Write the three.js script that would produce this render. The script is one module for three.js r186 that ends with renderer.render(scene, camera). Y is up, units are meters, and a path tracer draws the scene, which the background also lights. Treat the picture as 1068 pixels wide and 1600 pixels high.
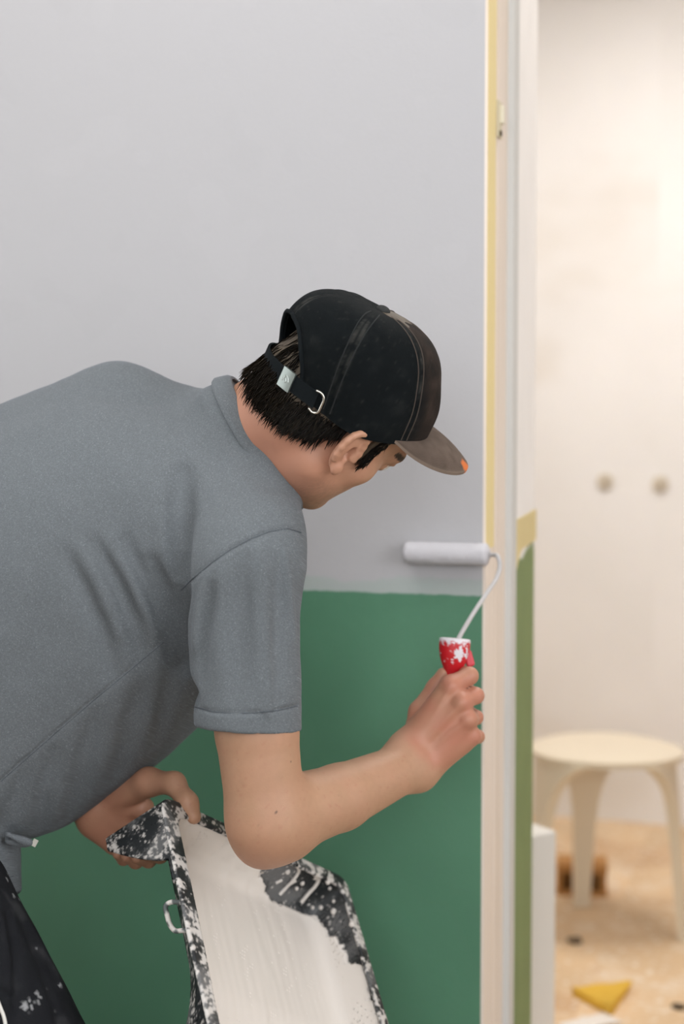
import * as THREE from 'three';
import { RoundedBoxGeometry } from 'three/addons/geometries/RoundedBoxGeometry.js';
import { mergeGeometries } from 'three/addons/utils/BufferGeometryUtils.js';
import { ImprovedNoise } from 'three/addons/math/ImprovedNoise.js';
import { RectAreaLightUniformsLib } from 'three/addons/lights/RectAreaLightUniformsLib.js';

// ------------------------------------------------------------------ camera, sky, lights, exposure
RectAreaLightUniformsLib.init();
const F = 2222, EYE = 1.17;                                     // focal length in pixels of the 1068 x 1600 frame, eye height
const scene = new THREE.Scene();
const camera = new THREE.PerspectiveCamera(2 * Math.atan(800 / F) * 180 / Math.PI, 1068 / 1600, 0.05, 60);
camera.position.set(0, EYE, 0);
camera.rotation.x = -0.049;
camera.focus = 1.62;
camera.userData.fStop = 2.4;
camera.updateMatrixWorld(true);
scene.add(camera);
scene.background = new THREE.Color(1.0, 1.03, 1.08);            // overcast sky outside the windows
scene.backgroundIntensity = 2.0;
const renderer = new THREE.WebGLRenderer({ antialias: true });
renderer.toneMapping = THREE.LinearToneMapping;
renderer.toneMappingExposure = 0.72;
renderer.shadowMap.enabled = true;
const YAW = THREE.MathUtils.degToRad(18);                       // the painted wall is turned away from the lens
const at = (px, py, d) => new THREE.Vector3((px - 534) / F * d, -(py - 800) / F * d, -d).applyMatrix4(camera.matrixWorld);
const dirW = (x, y, z) => new THREE.Vector3(x, y, z).transformDirection(camera.matrixWorld);
const CORNER = at(754, 800, 2.0); CORNER.y = 0;                  // foot of the wall's free edge at the doorway
const TX = new THREE.Vector3(Math.cos(YAW), 0, Math.sin(YAW)), TZ = new THREE.Vector3(-Math.sin(YAW), 0, Math.cos(YAW));
const room = (x, y, z) => CORNER.clone().addScaledVector(TX, x).addScaledVector(TZ, z).setY(y);   // room axes: x along the painted wall, z out of it
function areaLight(color, intensity, w, h, pos, target) {
  const l = new THREE.RectAreaLight(color, intensity, w, h);
  l.position.copy(pos); l.lookAt(target); scene.add(l); return l;
}
// daylight by two windows, plus a third added on the left as fill
const WINDOW_A = { y0: 0.85, y1: 2.45, z0: 0.75, z1: 2.75, x: 2.3 };
const WINDOW_B = { y0: 1.0, y1: 2.5, x0: -0.1, x1: 1.8, z: 4.0 };
areaLight(new THREE.Color(0.97, 0.99, 1.03), 5.4, 1.9, 1.5, room(2.26, 1.65, 1.75), room(0, 1.65, 1.75));
areaLight(new THREE.Color(0.95, 1.0, 1.06), 7.2, 1.8, 1.4, room(0.85, 1.75, 3.96), room(0.85, 1.75, 0));
areaLight(new THREE.Color(0.97, 1.0, 1.03), 4, 1.3, 1.4, room(-2.56, 1.55, 1.6), room(0, 1.55, 1.6));  // fill from the added left window, brightens the lower left wall
// light panel on the ceiling of the painted room
areaLight(new THREE.Color(0.99, 0.99, 1.0), 3.0, 1.4, 1.4, room(-0.5, 2.655, 0.95), room(-0.5, 0, 0.95));
// far room: its ceiling lamp
{ const l = areaLight(new THREE.Color(1.0, 0.965, 0.93), 19.5, 0.8, 0.8, room(0.15, 2.655, -1.15), room(0.15, 0, -1.15)); }

// ------------------------------------------------------------------ helpers
const noise = new ImprovedNoise();
const N3 = (x, y, z) => noise.noise(x, y, z);
const fbm = (x, y, z, o = 4) => { let s = 0, a = 0.5; for (let i = 0; i < o; i++) { s += a * N3(x, y, z); x *= 2.03; y *= 2.03; z *= 2.03; a *= 0.5; } return s; };
let seed = 7;
const rnd = () => { seed = (seed + 0x6d2b79f5) | 0; let t = Math.imul(seed ^ (seed >>> 15), 1 | seed); t = (t + Math.imul(t ^ (t >>> 7), 61 | t)) ^ t; return ((t ^ (t >>> 14)) >>> 0) / 4294967296; };
const clamp = (v, a, b) => v < a ? a : v > b ? b : v;
const mix = (a, b, t) => a + (b - a) * t;
const sstep = (a, b, v) => { const t = clamp((v - a) / (b - a), 0, 1); return t * t * (3 - 2 * t); };
const lin = (hex) => { const c = new THREE.Color(hex); return [c.r, c.g, c.b]; };
const V = (x, y, z) => new THREE.Vector3(x, y, z);
const used = {};
function numbered(n) { const k = used[n] = (used[n] ?? -1) + 1; return k ? n + '_' + String(k).padStart(3, '0') : n; }
function shadowed(o) { o.traverse((m) => { if (m.isMesh) { m.castShadow = true; m.receiveShadow = true; } }); return o; }
function mesh(name, geo, mat, parent) { const m = new THREE.Mesh(geo, mat); m.name = name; m.castShadow = m.receiveShadow = true; if (parent) parent.add(m); return m; }
function tag(o, label, category, group) { o.userData = { label, category }; if (group) o.userData.group = group; return o; }
function thing(name, label, category, pos, turn = 0, group) {
  const o = new THREE.Group(); o.name = numbered(name); o.position.copy(pos); o.rotation.y = turn; scene.add(o); return tag(o, label, category, group);
}
function struct(name, geo, mat, pos, turn = 0) { const m = mesh(name, geo, mat, scene); if (pos) m.position.copy(pos); m.rotation.y = turn; m.userData = { kind: 'structure' }; return m; }
function dataTex(w, h, fn, srgb = true) {
  const a = new Uint8Array(w * h * 4);
  for (let j = 0; j < h; j++) for (let i = 0; i < w; i++) { const c = fn((i + 0.5) / w, (j + 0.5) / h), o = (j * w + i) * 4; for (let k = 0; k < 3; k++) a[o + k] = clamp(Math.round(c[Math.min(k, c.length - 1)] * 255), 0, 255); a[o + 3] = 255; }
  const t = new THREE.DataTexture(a, w, h); t.magFilter = THREE.LinearFilter; t.minFilter = THREE.LinearFilter; t.wrapS = t.wrapT = THREE.RepeatWrapping; if (srgb) t.colorSpace = THREE.SRGBColorSpace; t.needsUpdate = true; return t;
}
const std = (o) => new THREE.MeshStandardMaterial(o);
// seamless value noise for bump maps
function tileNoise(cell, sx, s2 = 1) { const g = new Float32Array(cell * cell); let q = sx * 7919; for (let i = 0; i < g.length; i++) { q = (q * 1103515245 + 12345) & 0x7fffffff; g[i] = (q >> 8 & 0xffff) / 65535; }
  return (u, v) => { u = u * cell; v = v * cell; const i = Math.floor(u), j = Math.floor(v), fu = u - i, fv = v - j, a = fu * fu * (3 - 2 * fu), b = fv * fv * (3 - 2 * fv), m = (k) => ((k % cell) + cell) % cell;
    const p = g[m(j) * cell + m(i)], r = g[m(j) * cell + m(i + 1)], s = g[m(j + 1) * cell + m(i)], t = g[m(j + 1) * cell + m(i + 1)]; return mix(mix(p, r, a), mix(s, t, a), b); }; }

// ---------- signed distance fields, meshed by surface nets on sparse blocks
const A = (px, py, d) => at(px, py, d).toArray();
const bone = (a, b, ra, rb, k = 0.02) => {                        // tapered capsule
  const bx = b[0] - a[0], by = b[1] - a[1], bz = b[2] - a[2], l2 = bx * bx + by * by + bz * bz, rr = ra - rb, a2 = l2 - rr * rr, il2 = 1 / l2;
  const c = [(a[0] + b[0]) / 2, (a[1] + b[1]) / 2, (a[2] + b[2]) / 2];
  return { k, c, R: Math.sqrt(l2) / 2 + Math.max(ra, rb), f(x, y, z) {
    const px = x - a[0], py = y - a[1], pz = z - a[2], yy = px * bx + py * by + pz * bz, zz = yy - l2;
    const qx = px * l2 - bx * yy, qy = py * l2 - by * yy, qz = pz * l2 - bz * yy, x2 = qx * qx + qy * qy + qz * qz, y2 = yy * yy * l2, z2 = zz * zz * l2, kk = Math.sign(rr) * rr * rr * x2;
    if (Math.sign(zz) * a2 * z2 > kk) return Math.sqrt(x2 + z2) * il2 - rb;
    if (Math.sign(yy) * a2 * y2 < kk) return Math.sqrt(x2 + y2) * il2 - ra;
    return (Math.sqrt(x2 * a2 * il2) + yy * rr) * il2 - ra; } };
};
const ell = (c, r, B = [[1, 0, 0], [0, 1, 0], [0, 0, 1]], k = 0.02) => ({ k, c, R: Math.max(...r), f(x, y, z) {
  const px = x - c[0], py = y - c[1], pz = z - c[2], u = px * B[0][0] + py * B[0][1] + pz * B[0][2], v = px * B[1][0] + py * B[1][1] + pz * B[1][2], w = px * B[2][0] + py * B[2][1] + pz * B[2][2];
  const a = u / r[0], b = v / r[1], d = w / r[2], k0 = Math.sqrt(a * a + b * b + d * d), e = a / r[0], g = b / r[1], h = d / r[2], k1 = Math.sqrt(e * e + g * g + h * h);
  return k1 < 1e-9 ? -Math.min(...r) : k0 * (k0 - 1) / k1; } });
const neg = (p, k) => ({ ...p, neg: true, k: k ?? p.k });
function combine(prims, x, y, z) {
  let d = 1e3;
  for (let i = 0; i < prims.length; i++) { const p = prims[i];
    if (p.neg) { const e = -p.f(x, y, z), k = p.k, h = Math.max(k - Math.abs(d - e), 0) / k; d = Math.max(d, e) + h * h * k * 0.25; }
    else { const e = p.f(x, y, z), k = p.k, h = Math.max(k - Math.abs(d - e), 0) / k; d = Math.min(d, e) - h * h * k * 0.25; } }
  return d;
}
class Field {
  constructor(prims, disp) { this.prims = prims; this.disp = disp; this.local = disp; }
  near(x, y, z, r) { return this.prims.filter((p) => Math.hypot(x - p.c[0], y - p.c[1], z - p.c[2]) - p.R < r + p.k + 0.02); }
  d(x, y, z, list = this.prims) { const v = combine(list, x, y, z); return this.local && Math.abs(v) < 0.06 ? v + this.local(x, y, z) : v; }
  hit(px, py, d0 = 0.9) {                                         // where the sight line through a pixel meets the surface
    const o = camera.position, q = at(px, py, 1).sub(o).normalize(); let t = d0;
    for (let i = 0; i < 200; i++) { const s = combine(this.prims, o.x + q.x * t, o.y + q.y * t, o.z + q.z * t); if (s < 0.0003) break; t += s * 0.8; if (t > 3) return null; }
    return [o.x + q.x * t, o.y + q.y * t, o.z + q.z * t];
  }
  grad(x, y, z, e, list) { const a = this.d(x + e, y - e, z - e, list), b = this.d(x - e, y - e, z + e, list), c = this.d(x - e, y + e, z - e, list), f = this.d(x + e, y + e, z + e, list);
    const g = [a - b - c + f, -a - b + c + f, -a + b - c + f], l = Math.hypot(...g) || 1; return [g[0] / l, g[1] / l, g[2] / l, l / (4 * e)]; }
  mesh(cell, { color, uv, origin = V(0, 0, 0), box } = {}) {
    const Bn = 8, lo = [1e9, 1e9, 1e9], hi = [-1e9, -1e9, -1e9];
    if (box) { for (let k = 0; k < 3; k++) { lo[k] = box[0][k]; hi[k] = box[1][k]; } }
    else for (const p of this.prims) if (!p.neg) for (let k = 0; k < 3; k++) { lo[k] = Math.min(lo[k], p.c[k] - p.R - 0.03); hi[k] = Math.max(hi[k], p.c[k] + p.R + 0.03); }
    const nb = [0, 1, 2].map((k) => Math.ceil((hi[k] - lo[k]) / cell / Bn)), bs = Bn * cell, rad = bs * 0.88, N = 4096, key = (i, j, k) => i + j * N + k * N * N;
    const cells = new Map(), pos = [], nor = [], col = [], uvs = [], idx = [], edges = [], M = Bn + 1, g = new Float32Array(M * M * M);
    const coarse = (bx, by, bz, n) => {                          // descend from large boxes to blocks
      const s = n * bs, cx = lo[0] + bx * bs + s / 2, cy = lo[1] + by * bs + s / 2, cz = lo[2] + bz * bs + s / 2;
      if (combine(this.near(cx, cy, cz, s * 0.88 + 0.05), cx, cy, cz) > s * 0.88 * 1.15 + 0.03) return;
      if (n > 1) { const h = n / 2; for (let q = 0; q < 8; q++) { const a = bx + (q & 1) * h, b = by + (q >> 1 & 1) * h, c = bz + (q >> 2) * h; if (a < nb[0] && b < nb[1] && c < nb[2]) coarse(a, b, c, h); } return; }
      const list = this.near(cx, cy, cz, rad); if (!list.length) return;
      if (this.disp?.near) this.local = this.disp.near(cx, cy, cz, rad + 0.005);
      if (Math.abs(this.d(cx, cy, cz, list)) > rad * 1.6 + 0.012) return;
      const x0 = lo[0] + bx * bs, y0 = lo[1] + by * bs, z0 = lo[2] + bz * bs;
      let any = 0; for (let k = 0, m = 0; k < M; k++) for (let j = 0; j < M; j++) for (let i = 0; i < M; i++, m++) { const v = this.d(x0 + i * cell, y0 + j * cell, z0 + k * cell, list); g[m] = v; any |= v < 0 ? 1 : 2; }
      if (any !== 3) return;
      const G = (i, j, k) => g[i + j * M + k * M * M];
      for (let k = 0; k < Bn; k++) for (let j = 0; j < Bn; j++) for (let i = 0; i < Bn; i++) {
        const v0 = G(i, j, k); let m = 0; for (let q = 0; q < 8; q++) if (G(i + (q & 1), j + (q >> 1 & 1), k + (q >> 2)) < 0) m |= 1 << q;
        if (m === 0 || m === 255) continue;
        const I = bx * Bn + i, J = by * Bn + j, K = bz * Bn + k;
        let sx = 0, sy = 0, sz = 0, n2 = 0;
        for (let q = 0; q < 8; q++) for (let a = 1; a < 8; a <<= 1) if (!(q & a)) { const r = q | a; if (((m >> q) & 1) !== ((m >> r) & 1)) { const p = G(i + (q & 1), j + (q >> 1 & 1), k + (q >> 2)), s = G(i + (r & 1), j + (r >> 1 & 1), k + (r >> 2)), t = p / (p - s); sx += (q & 1) + (a === 1 ? t : 0); sy += (q >> 1 & 1) + (a === 2 ? t : 0); sz += (q >> 2) + (a === 4 ? t : 0); n2++; } }
        let x = x0 + (i + sx / n2) * cell, y = y0 + (j + sy / n2) * cell, z = z0 + (k + sz / n2) * cell, gr;
        for (let it = 0; it < 2; it++) { gr = this.grad(x, y, z, cell * 0.5, list); const dv = clamp(this.d(x, y, z, list) / Math.max(gr[3], 0.3), -cell * 0.6, cell * 0.6); x -= gr[0] * dv; y -= gr[1] * dv; z -= gr[2] * dv; }
        cells.set(key(I, J, K), pos.length / 3);
        pos.push(x - origin.x, y - origin.y, z - origin.z); nor.push(gr[0], gr[1], gr[2]);
        if (color) col.push(...color(x, y, z, gr)); if (uv) uvs.push(...uv(x, y, z, gr));
        const sgn = v0 < 0 ? 1 : 0;
        for (let a = 0; a < 3; a++) { const w = G(i + (a === 0), j + (a === 1), k + (a === 2)) < 0 ? 1 : 0; if (w !== sgn) edges.push(I, J, K, a, sgn); }
      }
    };
    let top = 1; while (top < Math.max(...nb)) top *= 2;
    coarse(0, 0, 0, top); this.local = this.disp;
    for (let e = 0; e < edges.length; e += 5) { const [I, J, K, a, s] = edges.slice(e, e + 5), u = [a === 1, a === 2, a === 0], w = [a === 2, a === 0, a === 1];
      const q = [[0, 0], [1, 0], [1, 1], [0, 1]].map(([p, r]) => cells.get(key(I - p * u[0] - r * w[0], J - p * u[1] - r * w[1], K - p * u[2] - r * w[2])));
      if (q.some((v) => v === undefined)) continue;
      s ? idx.push(q[0], q[2], q[1], q[0], q[3], q[2]) : idx.push(q[0], q[1], q[2], q[0], q[2], q[3]); }
    const geo = new THREE.BufferGeometry(); geo.setAttribute('position', new THREE.Float32BufferAttribute(pos, 3)); geo.setAttribute('normal', new THREE.Float32BufferAttribute(nor, 3));
    if (color) geo.setAttribute('color', new THREE.Float32BufferAttribute(col, 3)); if (uv) geo.setAttribute('uv', new THREE.Float32BufferAttribute(uvs, 2));
    geo.setIndex(idx); return geo;
  }
}
// distance from a point to a polyline (array of points)
function polyDist(P, x, y, z) { let best = 1e9, tb = 0; for (let i = 0; i + 1 < P.length; i++) { const a = P[i], b = P[i + 1], dx = b[0] - a[0], dy = b[1] - a[1], dz = b[2] - a[2], l = dx * dx + dy * dy + dz * dz, t = clamp(((x - a[0]) * dx + (y - a[1]) * dy + (z - a[2]) * dz) / l, 0, 1), d = Math.hypot(x - a[0] - dx * t, y - a[1] - dy * t, z - a[2] - dz * t); if (d < best) { best = d; tb = (i + t) / (P.length - 1); } } return [best, tb]; }
// elliptical tube through stations [centre, half width along W, half depth along Nn], sliced across S
function loft(st, S, W, Nn, k) {
  const C0 = st[0][0], n = st.length, s = st.map((q) => (q[0][0] - C0[0]) * S[0] + (q[0][1] - C0[1]) * S[1] + (q[0][2] - C0[2]) * S[2]);
  const c = [0, 1, 2].map((j) => st.reduce((m, q) => m + q[0][j] / n, 0)), R = Math.max(...st.map((q) => Math.hypot(q[0][0] - c[0], q[0][1] - c[1], q[0][2] - c[2]) + Math.max(q[1], q[2])));
  return { k, c, R, f(x, y, z) {
    const t = (x - C0[0]) * S[0] + (y - C0[1]) * S[1] + (z - C0[2]) * S[2], tc = clamp(t, s[0], s[n - 1]); let i = 0; while (i < n - 2 && tc > s[i + 1]) i++;
    const u = (tc - s[i]) / (s[i + 1] - s[i]), cr = (g) => { const p1 = g(i), p2 = g(i + 1), p0 = i ? g(i - 1) : 2 * p1 - p2, p3 = i + 2 < n ? g(i + 2) : 2 * p2 - p1; return p1 + 0.5 * u * (p2 - p0 + u * (2 * p0 - 5 * p1 + 4 * p2 - p3 + u * (3 * (p1 - p2) + p3 - p0))); };
    const cx = cr((q) => st[q][0][0]), cy = cr((q) => st[q][0][1]), cz = cr((q) => st[q][0][2]), a = cr((q) => st[q][1]), b = cr((q) => st[q][2]);
    const dx = x - cx, dy = y - cy, dz = z - cz, w = dx * W[0] + dy * W[1] + dz * W[2], v = dx * Nn[0] + dy * Nn[1] + dz * Nn[2], e = t - tc;
    const k0 = Math.hypot(w / a, v / b), k1 = Math.hypot(w / a / a, v / b / b), d = k1 < 1e-9 ? -Math.min(a, b) : k0 * (k0 - 1) / k1;
    if (e === 0) return Math.max(d, Math.max(s[0] - t, t - s[n - 1])); const ae = Math.abs(e); return d > 0 ? Math.hypot(d, ae) : ae; } };
}
const tube = (pts, r, seg = 24, rad = 8, closed = false) => new THREE.TubeGeometry(new THREE.CatmullRomCurve3(pts, closed), seg, r, rad, closed);
// closed sheet from a grid of points: top(u,v) and bottom(u,v)
function slab(nu, nv, top, bottom) {
  const pos = [], uv = [], idx = [], W = nu + 1, n = W * (nv + 1);
  for (const f of [top, bottom]) for (let j = 0; j <= nv; j++) for (let i = 0; i <= nu; i++) { pos.push(...f(i / nu, j / nv)); uv.push(i / nu, j / nv); }
  for (let j = 0; j < nv; j++) for (let i = 0; i < nu; i++) { const a = j * W + i, b = a + 1, c = a + W, d = c + 1; idx.push(a, b, d, a, d, c, n + a, n + d, n + b, n + a, n + c, n + d); }
  const wall = (a, b) => { const o = pos.length / 3; for (const q of [a, b, n + b, n + a]) { pos.push(pos[q * 3], pos[q * 3 + 1], pos[q * 3 + 2]); uv.push(uv[q * 2], uv[q * 2 + 1]); } idx.push(o, o + 2, o + 1, o, o + 3, o + 2); };
  for (let i = 0; i < nu; i++) { wall(i, i + 1); wall(nv * W + i + 1, nv * W + i); }
  for (let j = 0; j < nv; j++) { wall((j + 1) * W, j * W); wall(j * W + nu, (j + 1) * W + nu); }
  const g = new THREE.BufferGeometry(); g.setAttribute('position', new THREE.Float32BufferAttribute(pos, 3)); g.setAttribute('uv', new THREE.Float32BufferAttribute(uv, 2)); g.setIndex(idx); g.computeVertexNormals(); return g;
}
const flatColor = (g, c) => { const n = g.attributes.position.count, a = new Float32Array(n * 3); for (let i = 0; i < n; i++) a.set(c, i * 3); g.setAttribute('color', new THREE.BufferAttribute(a, 3)); return g; };
const rel = (g, o) => g.translate(-o.x, -o.y, -o.z);
const tileA = tileNoise(40, 11), tileB = tileNoise(110, 13), tileC = tileNoise(160, 17), tileD = tileNoise(256, 19);
// ------------------------------------------------------------------ the setting
const bumpA = tileNoise(32, 3), bumpB = tileNoise(97, 5);
const plasterBump = dataTex(512, 512, (u, v) => [0.5 * bumpA(u, v) + 0.5 * bumpB(u, v)], false);
const bumpAt = (rx, ry) => { const t = plasterBump.clone(); t.repeat.set(rx, ry); return t; };
// flat box with uv in metres on every face
function metreBox(x0, x1, y0, y1, z0, z1) {
  const g = new THREE.BoxGeometry(x1 - x0, y1 - y0, z1 - z0), p = g.attributes.position, n = g.attributes.normal, uv = g.attributes.uv;
  g.translate((x0 + x1) / 2, (y0 + y1) / 2, (z0 + z1) / 2);
  for (let i = 0; i < p.count; i++) { const ax = Math.abs(n.getX(i)), ay = Math.abs(n.getY(i)); ax > 0.5 ? uv.setXY(i, p.getZ(i), p.getY(i)) : ay > 0.5 ? uv.setXY(i, p.getX(i), p.getZ(i)) : uv.setXY(i, p.getX(i), p.getY(i)); }
  return g;
}
const inRoom = (name, geo, mat) => struct(name, geo, mat, CORNER, -YAW);
// paint on the wall: fresh grey-white above, a thin see-through first coat below it, the old green under a level edge
const EDGE = 0.953, grey = lin('#b1afb0'), thin = lin('#a4ada8'), green = lin('#518064');
const wallPaint = dataTex(1000, 1800, (u, v) => {
  const x = u * 2.6 - 2.6, y = v * 2.7, far = y > 1.06 || y < 0.9, n = fbm(x * 9, y * 9, 1.3, far ? 2 : 4), f = far ? 0 : fbm(x * 60, y * 60, 4.1, 3);
  
  if (far) { const s = new THREE.Color().setRGB(...[0, 1, 2].map((k) => y > 1 ? grey[k] * (1 + 0.025 * n) : green[k] * (1 + 0.1 * n))); s.convertLinearToSRGB(); return [s.r, s.g, s.b]; }
  const edge = EDGE + 0.0016 * N3(x * 40, 2.2, 0.4) + 0.0008 * N3(x * 160, 1.2, 0.4), up = EDGE + 0.022 + 0.009 * N3(x * 11, 0.3, 7.7) + 0.005 * N3(x * 43, 3.3, 1.7) + 0.004 * f;
  const tg = sstep(edge - 0.001, edge + 0.001, y), tw = sstep(up - 0.0035, up + 0.003, y), g = 1 + 0.05 * n + 0.04 * f;
  const streak = 0.5 + 0.5 * N3(x * 14, y * 160, 5.5);
  const c = [0, 1, 2].map((k) => { const th = mix(thin[k], grey[k], 0.22 * streak + 0.25 * sstep(-0.1, 0.35, N3(x * 8, y * 30, 2.9))); return mix(green[k] * (1 + 0.1 * n + 0.05 * f), mix(th, grey[k] * (1 + 0.025 * n + 0.02 * f), tw), tg); });
  const s = new THREE.Color().setRGB(...c); s.convertLinearToSRGB(); return [s.r, s.g, s.b];
});
wallPaint.wrapS = wallPaint.wrapT = THREE.ClampToEdgeWrapping; wallPaint.repeat.set(1 / 2.6, 1 / 2.7); wallPaint.offset.set(1, 0);
const wallMat = std({ map: wallPaint, roughness: 0.55, bumpMap: bumpAt(5, 5), bumpScale: 0.0002 });
const whiteMat = std({ color: '#d9d7d4', roughness: 0.8, bumpMap: bumpAt(4, 4), bumpScale: 0.0008 });
const farWallTex = dataTex(512, 512, (u, v) => { const n = fbm(u * 6, v * 6, 9.1, 5), m = sstep(0.12, 0.4, fbm(u * 3 + 4, v * 5, 2.2, 4)); return [0.93 + 0.03 * n - 0.03 * m, 0.918 + 0.032 * n - 0.04 * m, 0.908 + 0.035 * n - 0.055 * m]; });
farWallTex.repeat.set(0.4, 0.4);
const farMat = std({ map: farWallTex, roughness: 0.75, bumpMap: bumpAt(3, 3), bumpScale: 0.001 });
const floorTex = dataTex(800, 800, (u, v) => { const n = fbm(u * 7, v * 7, 3.3, 6), p = sstep(0.08, 0.3, fbm(u * 14 + 3, v * 14, 8.2, 5)), q = sstep(0.1, 0.28, fbm(u * 5 + 9, v * 6, 1.2, 5)), sp = sstep(0.33, 0.42, N3(u * 90, v * 90, 3.1)); let c = [0.88 + 0.10 * n, 0.76 + 0.09 * n, 0.61 + 0.08 * n]; c = c.map((x, i) => mix(x, [0.92, 0.84, 0.74][i], 0.6 * p)); c = c.map((x, i) => mix(x, [0.74, 0.58, 0.43][i], 0.45 * q)); return c.map((x, i) => mix(x, [0.95, 0.90, 0.84][i], sp * 0.8)); });
floorTex.repeat.set(0.6, 0.6);
const floorMat = std({ map: floorTex, roughness: 0.7, bumpMap: bumpAt(5, 5), bumpScale: 0.001 });
const T = 0.385;                                                    // thickness of the old wall, seen in the door reveal
inRoom('wall_back', metreBox(-2.6, 0, 0, 2.7, -T, 0), wallMat);
inRoom('wall_back_right', metreBox(0.92, 2.3, 0, 2.7, -T, 0), whiteMat);
inRoom('wall_back_over_door', metreBox(0, 0.92, 2.25, 2.7, -T, 0), whiteMat);
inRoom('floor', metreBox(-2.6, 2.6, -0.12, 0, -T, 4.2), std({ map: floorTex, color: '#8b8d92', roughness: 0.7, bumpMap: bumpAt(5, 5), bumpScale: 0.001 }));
inRoom('floor_far', metreBox(-2.6, 2.6, -0.12, 0, -T - 2.2, -T), floorMat);
inRoom('ceiling', metreBox(-2.6, 2.6, 2.7, 2.85, -T - 2.2, 4.2), whiteMat);

function wallWithHole(name, mat, along, c0, c1, a0, a1, b0, b1, y0, y1) {    // four boxes round a window opening
  const B = (p0, p1, q0, q1) => along === 'z' ? metreBox(c0, c1, q0, q1, p0, p1) : metreBox(p0, p1, q0, q1, c0, c1);
  return inRoom(name, mergeGeometries([B(a0, b0, 0, 2.7), B(b1, a1, 0, 2.7), B(b0, b1, 0, y0), B(b0, b1, y1, 2.7)]), mat);
}
wallWithHole('wall_right', whiteMat, 'z', 2.3, 2.5, -T, 4.2, WINDOW_A.z0, WINDOW_A.z1, WINDOW_A.y0, WINDOW_A.y1);
wallWithHole('wall_front', whiteMat, 'x', 4.0, 4.2, -2.6, 2.3, WINDOW_B.x0, WINDOW_B.x1, WINDOW_B.y0, WINDOW_B.y1);
wallWithHole('wall_left', whiteMat, 'z', -2.8, -2.6, -T - 0.1, 4.2, 0.9, 2.3, 0.8, 2.3);  // opening cut for the added fill window
// the far room
inRoom('wall_far', metreBox(-0.9, 2.6, 0, 2.7, -T - 2.2, -T - 2.05), farMat);
inRoom('wall_far_left', metreBox(-0.9, -0.75, 0, 2.7, -T - 2.05, -T), farMat);
inRoom('wall_far_right', metreBox(2.4, 2.6, 0, 2.7, -T - 2.05, -T), farMat);
// windows: frames and panes
const frameMat = std({ color: '#e9e7e2', roughness: 0.45 }), glassMat = new THREE.MeshPhysicalMaterial({ color: '#ffffff', roughness: 0, transmission: 1, thickness: 0, ior: 1.5 });
function windowUnit(i, along, c, p0, p1, y0, y1) {
  const B = (a0, a1, q0, q1, t) => along === 'z' ? metreBox(c - t, c + t, q0, q1, a0, a1) : metreBox(a0, a1, q0, q1, c - t, c + t), m = (p0 + p1) / 2, w = 0.05;
  const f = inRoom('window_' + i, mergeGeometries([B(p0, p0 + w, y0, y1, 0.03), B(p1 - w, p1, y0, y1, 0.03), B(m - w / 2, m + w / 2, y0 + w, y1 - w, 0.03), B(p0 + w, p1 - w, y0, y0 + w, 0.03), B(p0 + w, p1 - w, y1 - w, y1, 0.03)]), frameMat);
  mesh('pane', B(p0 + w, m - w / 2, y0 + w, y1 - w, 0.003), glassMat, f); mesh('pane', B(m + w / 2, p1 - w, y0 + w, y1 - w, 0.003), glassMat, f);
}
windowUnit(1, 'z', 2.42, WINDOW_A.z0, WINDOW_A.z1, WINDOW_A.y0, WINDOW_A.y1);
windowUnit(3, 'z', -2.72, 0.9, 2.3, 0.8, 2.3);  // added window, put in to carry the left fill
windowUnit(2, 'x', 4.12, WINDOW_B.x0, WINDOW_B.x1, WINDOW_B.y0, WINDOW_B.y1);
// door lining: jamb board, stop, plaster reveal behind it
const jambTex = dataTex(256, 512, (u, v) => { const n = fbm(u * 5, v * 2, 6.6, 4), s = sstep(0.1, 0.35, fbm(u * 30, v * 3, 2.7, 4)); return [0.90 + 0.03 * n - 0.04 * s, 0.845 + 0.03 * n - 0.05 * s, 0.79 + 0.03 * n - 0.07 * s]; });
jambTex.repeat.set(3, 0.4);
const jambMat = std({ map: jambTex, roughness: 0.5 });
const jamb = inRoom('trim_1', mergeGeometries([metreBox(0, 0.004, 0, 2.25, -0.062, 0.0), metreBox(0, 0.0025, 0, 2.25, -0.07, -0.062), metreBox(0, 0.004, 0, 2.25, -0.14, -0.07)]), jambMat);
mesh('door_stop', metreBox(0.0, 0.0135, 0, 2.25, -0.178, -0.14), std({ color: '#c9c8c4', roughness: 0.5 }), jamb);
const revealTex = dataTex(256, 2048, (u, v) => {
  const z = u * 0.25, y = v * 2.25, n = fbm(z * 20, y * 9, 1.9, 4), edge = 0.985 + 0.035 * sstep(0.1, 0.2, z) * (0.6 + 0.4 * N3(z * 80, 1, 1)) + 0.012 * N3(z * 120, 4.1, 2), side = 0.046 + 0.006 * N3(1.7, y * 9, 3) + 0.002 * N3(1.7, y * 60, 8);
  const g = sstep(edge + 0.003, edge - 0.003, y) * sstep(side - 0.002, side + 0.002, z), w = [0.94, 0.925, 0.91], gr = [0.475, 0.545, 0.345];
  return [0, 1, 2].map((k) => mix(w[k] * (1 + 0.03 * n), gr[k] * (1 + 0.07 * n), g)); });
revealTex.wrapS = revealTex.wrapT = THREE.ClampToEdgeWrapping; revealTex.repeat.set(1 / 0.222, 1 / 2.25); revealTex.offset.set(0, 0);
const revealG = metreBox(0, 0.003, 0, 2.25, -T, -0.178); { const p = revealG.attributes.position, uv = revealG.attributes.uv; for (let i = 0; i < p.count; i++) uv.setXY(i, -0.178 - p.getZ(i), p.getY(i)); }
inRoom('trim_2', revealG, std({ map: revealTex, roughness: 0.7, bumpMap: bumpAt(6, 6), bumpScale: 0.001 }));
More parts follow.
